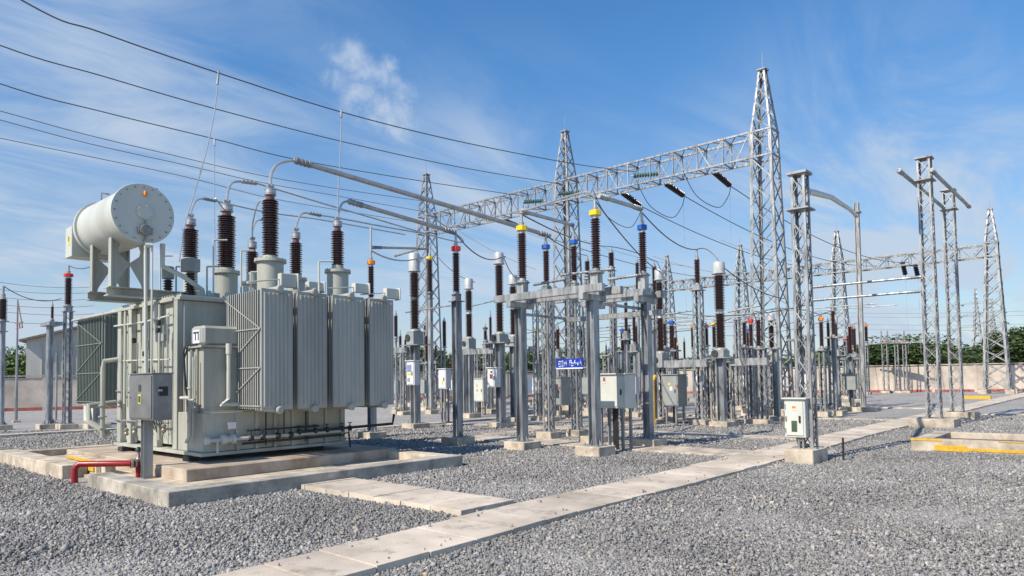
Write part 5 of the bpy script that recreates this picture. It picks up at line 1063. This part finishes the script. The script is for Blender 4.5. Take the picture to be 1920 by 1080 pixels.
# insulator strings on the far side of the main gantry, wires onward
def discs(A,B,r,n,m,name,label,grp):
    A=Vector(A);B=Vector(B); d=(B-A); L_=d.length; pts=[];rs=[]
    e=empty(name,A,label,'insulator string',grp)
    for i in range(n):
        for t,k in((.05,.25),(.3,1),(.5,1),(.9,.25)): pts.append(A+d*((i+t)/n)); rs.append(r*k)
    MB().tube(pts,rs,12).build('disc_stack',m,e); b=MB(); b.tube([A-d*.1,A],.03,8); b.tube([B,B+d*.1],.03,8); b.build('end_fitting',GALV2,e); return e
ST=[((945,413),(969,423),'string of black discs left of the middle tower'),((1168,362),(1200,385),'black disc string nearest the middle tower'),((1250,345),(1281,366),'middle black disc string under the main beam'),((1340,323),(1368,347),'black disc string closest to the tallest tower')]
for i,(s,t_,l) in enumerate(ST):
    A=on_x(*s,GX+.75); B=on_y(*t_,A.y); discs(A,B,.15,12,DARKI,'insulator_string',l,'black insulator strings on the main gantry')
    T2=Vector((HX2-.6,A.y,11.2)); cable(sag(B+(B-A)*.1,T2,1.0),'long wire leaving the '+l,.022,WIRE,n=2)
    if i:
        j=[B+(B-A)*.1,on_y(t_[0]-4,t_[1]+24,A.y),on_y(t_[0]-22,t_[1]+42,A.y),on_y(t_[0]-62,t_[1]+20,A.y),on_y(t_[0]-88,t_[1]-28,A.y)]
        cable(j,'drooping jumper loop at the '+l,.018,WIRE,'jumper_loop','jumper loops under the main gantry')
    d_=B-Z*.05; cable([d_,Vector((B.x,B.y,zat(B,520+30*i)))],'hair thin vertical wire below the '+l,.006,WIREL,'vertical_wire','hair thin vertical wires')
for i,(yy,l) in enumerate(((y1,'green glass disc string ending the highest overhead wire'),(y2,'green glass disc string ending the second overhead wire'),(y3,'green glass disc string ending the third overhead wire'))):
    for s in(0,): discs((GX-.5,yy-.0,11.45),(GX-.40,yy-1.3,11.3),.11,9,GLASSG,'glass_string',l,'green glass strings on the main gantry')
for i,(px,py,px1,py1,l) in enumerate(((1692,492,1706,502,'small black disc string on the distant beam, left one'),(1716,497,1722,503,'small black disc string on the distant beam, right one'))):
    A=on_x(px,py,HX2); B=on_y(px1,py1,A.y); B=A+Vector((.9,0,-1.0)); discs(A,B,.2,6,DARKI,'insulator_string',l,'black strings on the distant gantry')
    cable([B,Vector((B.x,B.y,3.4))],'vertical wire below the '+l,.012,WIREL,'vertical_wire','hair thin vertical wires')
# far power lines low over the horizon
def farline(px0,py0,px1,py1,dist,label,r=.03):
    a=on_z(px0,760); c=on_z(px1,760); a=Vector((a.x,a.y,0)).normalized()*dist; c=Vector((c.x,c.y,0)).normalized()*dist; a.z=zat(a,py0); c.z=zat(c,py1); cable(sag(a,c,.3),label,r,mat('far_conductor',(.25,.28,.32),.6,.2),grp='far power lines',n=2)
for i,(py0,py1) in enumerate(((585,582),(592,590),(605,607),(613,618))): farline(1530,py0,1960,py1,120,['uppermost','second','third','lowest'][i]+' of the faint far power lines at right')
for i,(py0,py1) in enumerate(((523,538),(537,548),(552,560),(566,573),(578,588),(598,602))): farline(-40,py0,175,py1,70,['topmost','second','third','fourth','fifth','lowest'][i]+' of the faint power lines at the left edge',.022)
for i,(px0,py0,px1,py1) in enumerate(((900,395,1100,470),(1230,480,1420,520),(860,430,1010,505),(1100,450,1300,500),(1360,450,1560,500))): farline(px0,py0,px1,py1,60,['thin far wire behind the left yellow ring','thin far wire behind the bare insulator','thin far wire behind the tallest breaker','thin far wire behind the blue ring at right','thin far wire behind the tallest tower'][i],.02)
# the crowd of supports between the breakers and the far wall
g=random.Random(11); CRD=[]
for X in(26.5,31,35.5,40,46,53,60):
    yv=PY1+2.2+g.random()*2
    while yv<52:
        d=Vector((X,yv,1.)); d=Vector((X,yv,-EYE)); px=960+F*d.dot(RT)/d.dot(FW)
        if 745<px<1635 and d.dot(FW)<66: CRD.append((X+g.uniform(-.4,.4),yv))
        yv+=g.uniform(1.6,3.2)*(1 if X>38 else .95)
for X,yv in CRD:
    P=Vector((X,yv,0)); k=g.choice('LLPHL'); cap=g.choice([None]*7+['red','yellow','blue']); ht=g.uniform(2.1,2.9)+(g.uniform(.3,1.2) if X<37 and g.random()<.45 else 0); r=g.uniform(.09,.13); hi=g.uniform(.95,1.5)
    e=empty('post_insulator',P,{None:'slender far support topped by a plain dark ribbed insulator, in the crowd before the wall','red':'slender far support topped by a red ringed insulator, in the crowd before the wall','yellow':'slender far support topped by a yellow ringed insulator, in the crowd before the wall','blue':'slender far support topped by a blue ringed insulator, in the crowd before the wall'}[cap],'insulator','crowd of far supports, '+(cap or 'no')+' ring')
    MB().ext(P.x-.4,P.x+.4,P.y-.35,P.y+.35,-.05,.2).build('footing',CONC,e,smooth=False); w_=.3 if k=='L' else .17; hpost(e,P,.2,ht,w_,k,plate=False)
    b=MB(); b.ext(P.x-.25,P.x+.25,P.y-.3,P.y+.3,ht,ht+.06); 
    if g.random()<.4: b.ext(P.x-.15,P.x+.15,P.y-.15,P.y+.15,ht+.061,ht+.35); ht+=.3
    b.build('head_plate',GALV,e); insul(e,P,ht+.13,ht+.13+hi,r,cap,ht+hi+.5,seg=9)
    if g.random()<.3: MB().ext(P.x-.45,P.x-.15,P.y-.3,P.y+.3,1.0,1.75).build('control_box',CABW if g.random()<.5 else CABG,e,smooth=False)
for X,ya,yb,zz,l in((35.5,14,30,4.6,'long thin busbar low behind the grey cabinets'),(40,10,26,5.4,'long thin busbar seen between the tallest tower legs'),(46,20,44,5.2,'long thin busbar behind the middle breakers'),(31,16,26,4.4,'thin busbar behind the blue sign'),(53,12,34,6.4,'high thin busbar just under the distant gantry')):
    pipe([(X,ya,zz),(X,yb,zz)],.03,'tube_conductor',l,GALV2,8,False)
for i,(X,ya,yb,z1,z2,s) in enumerate(((26.5,9,15,4.3,4.5,.25),(31,14,19,4.4,4.2,.3),(35.5,20,26,4.6,4.4,.3),(40,12,18,5.3,4.4,.2),(40,26,33,4.5,4.6,.4),(46,14,22,5.2,4.6,.3),(31,22,28,4.5,4.9,.35),(26.5,20,25,4.6,4.2,.3))):
    cable(sag((X,ya,z1),(X+1,yb,z2),s,6),['thin slack lead low right of the right breaker','thin slack lead behind the large pale cabinet','thin slack lead behind the middle breaker pair','thin slack lead inside the tallest tower outline','thin slack lead far behind the red ringed post','thin slack lead far behind the wide column','thin slack lead behind the tallest breaker','thin slack lead behind the shortest breaker'][i],.02,WIRE,'lead_wire','slack leads among the far supports',n=3)
scatter_stones()
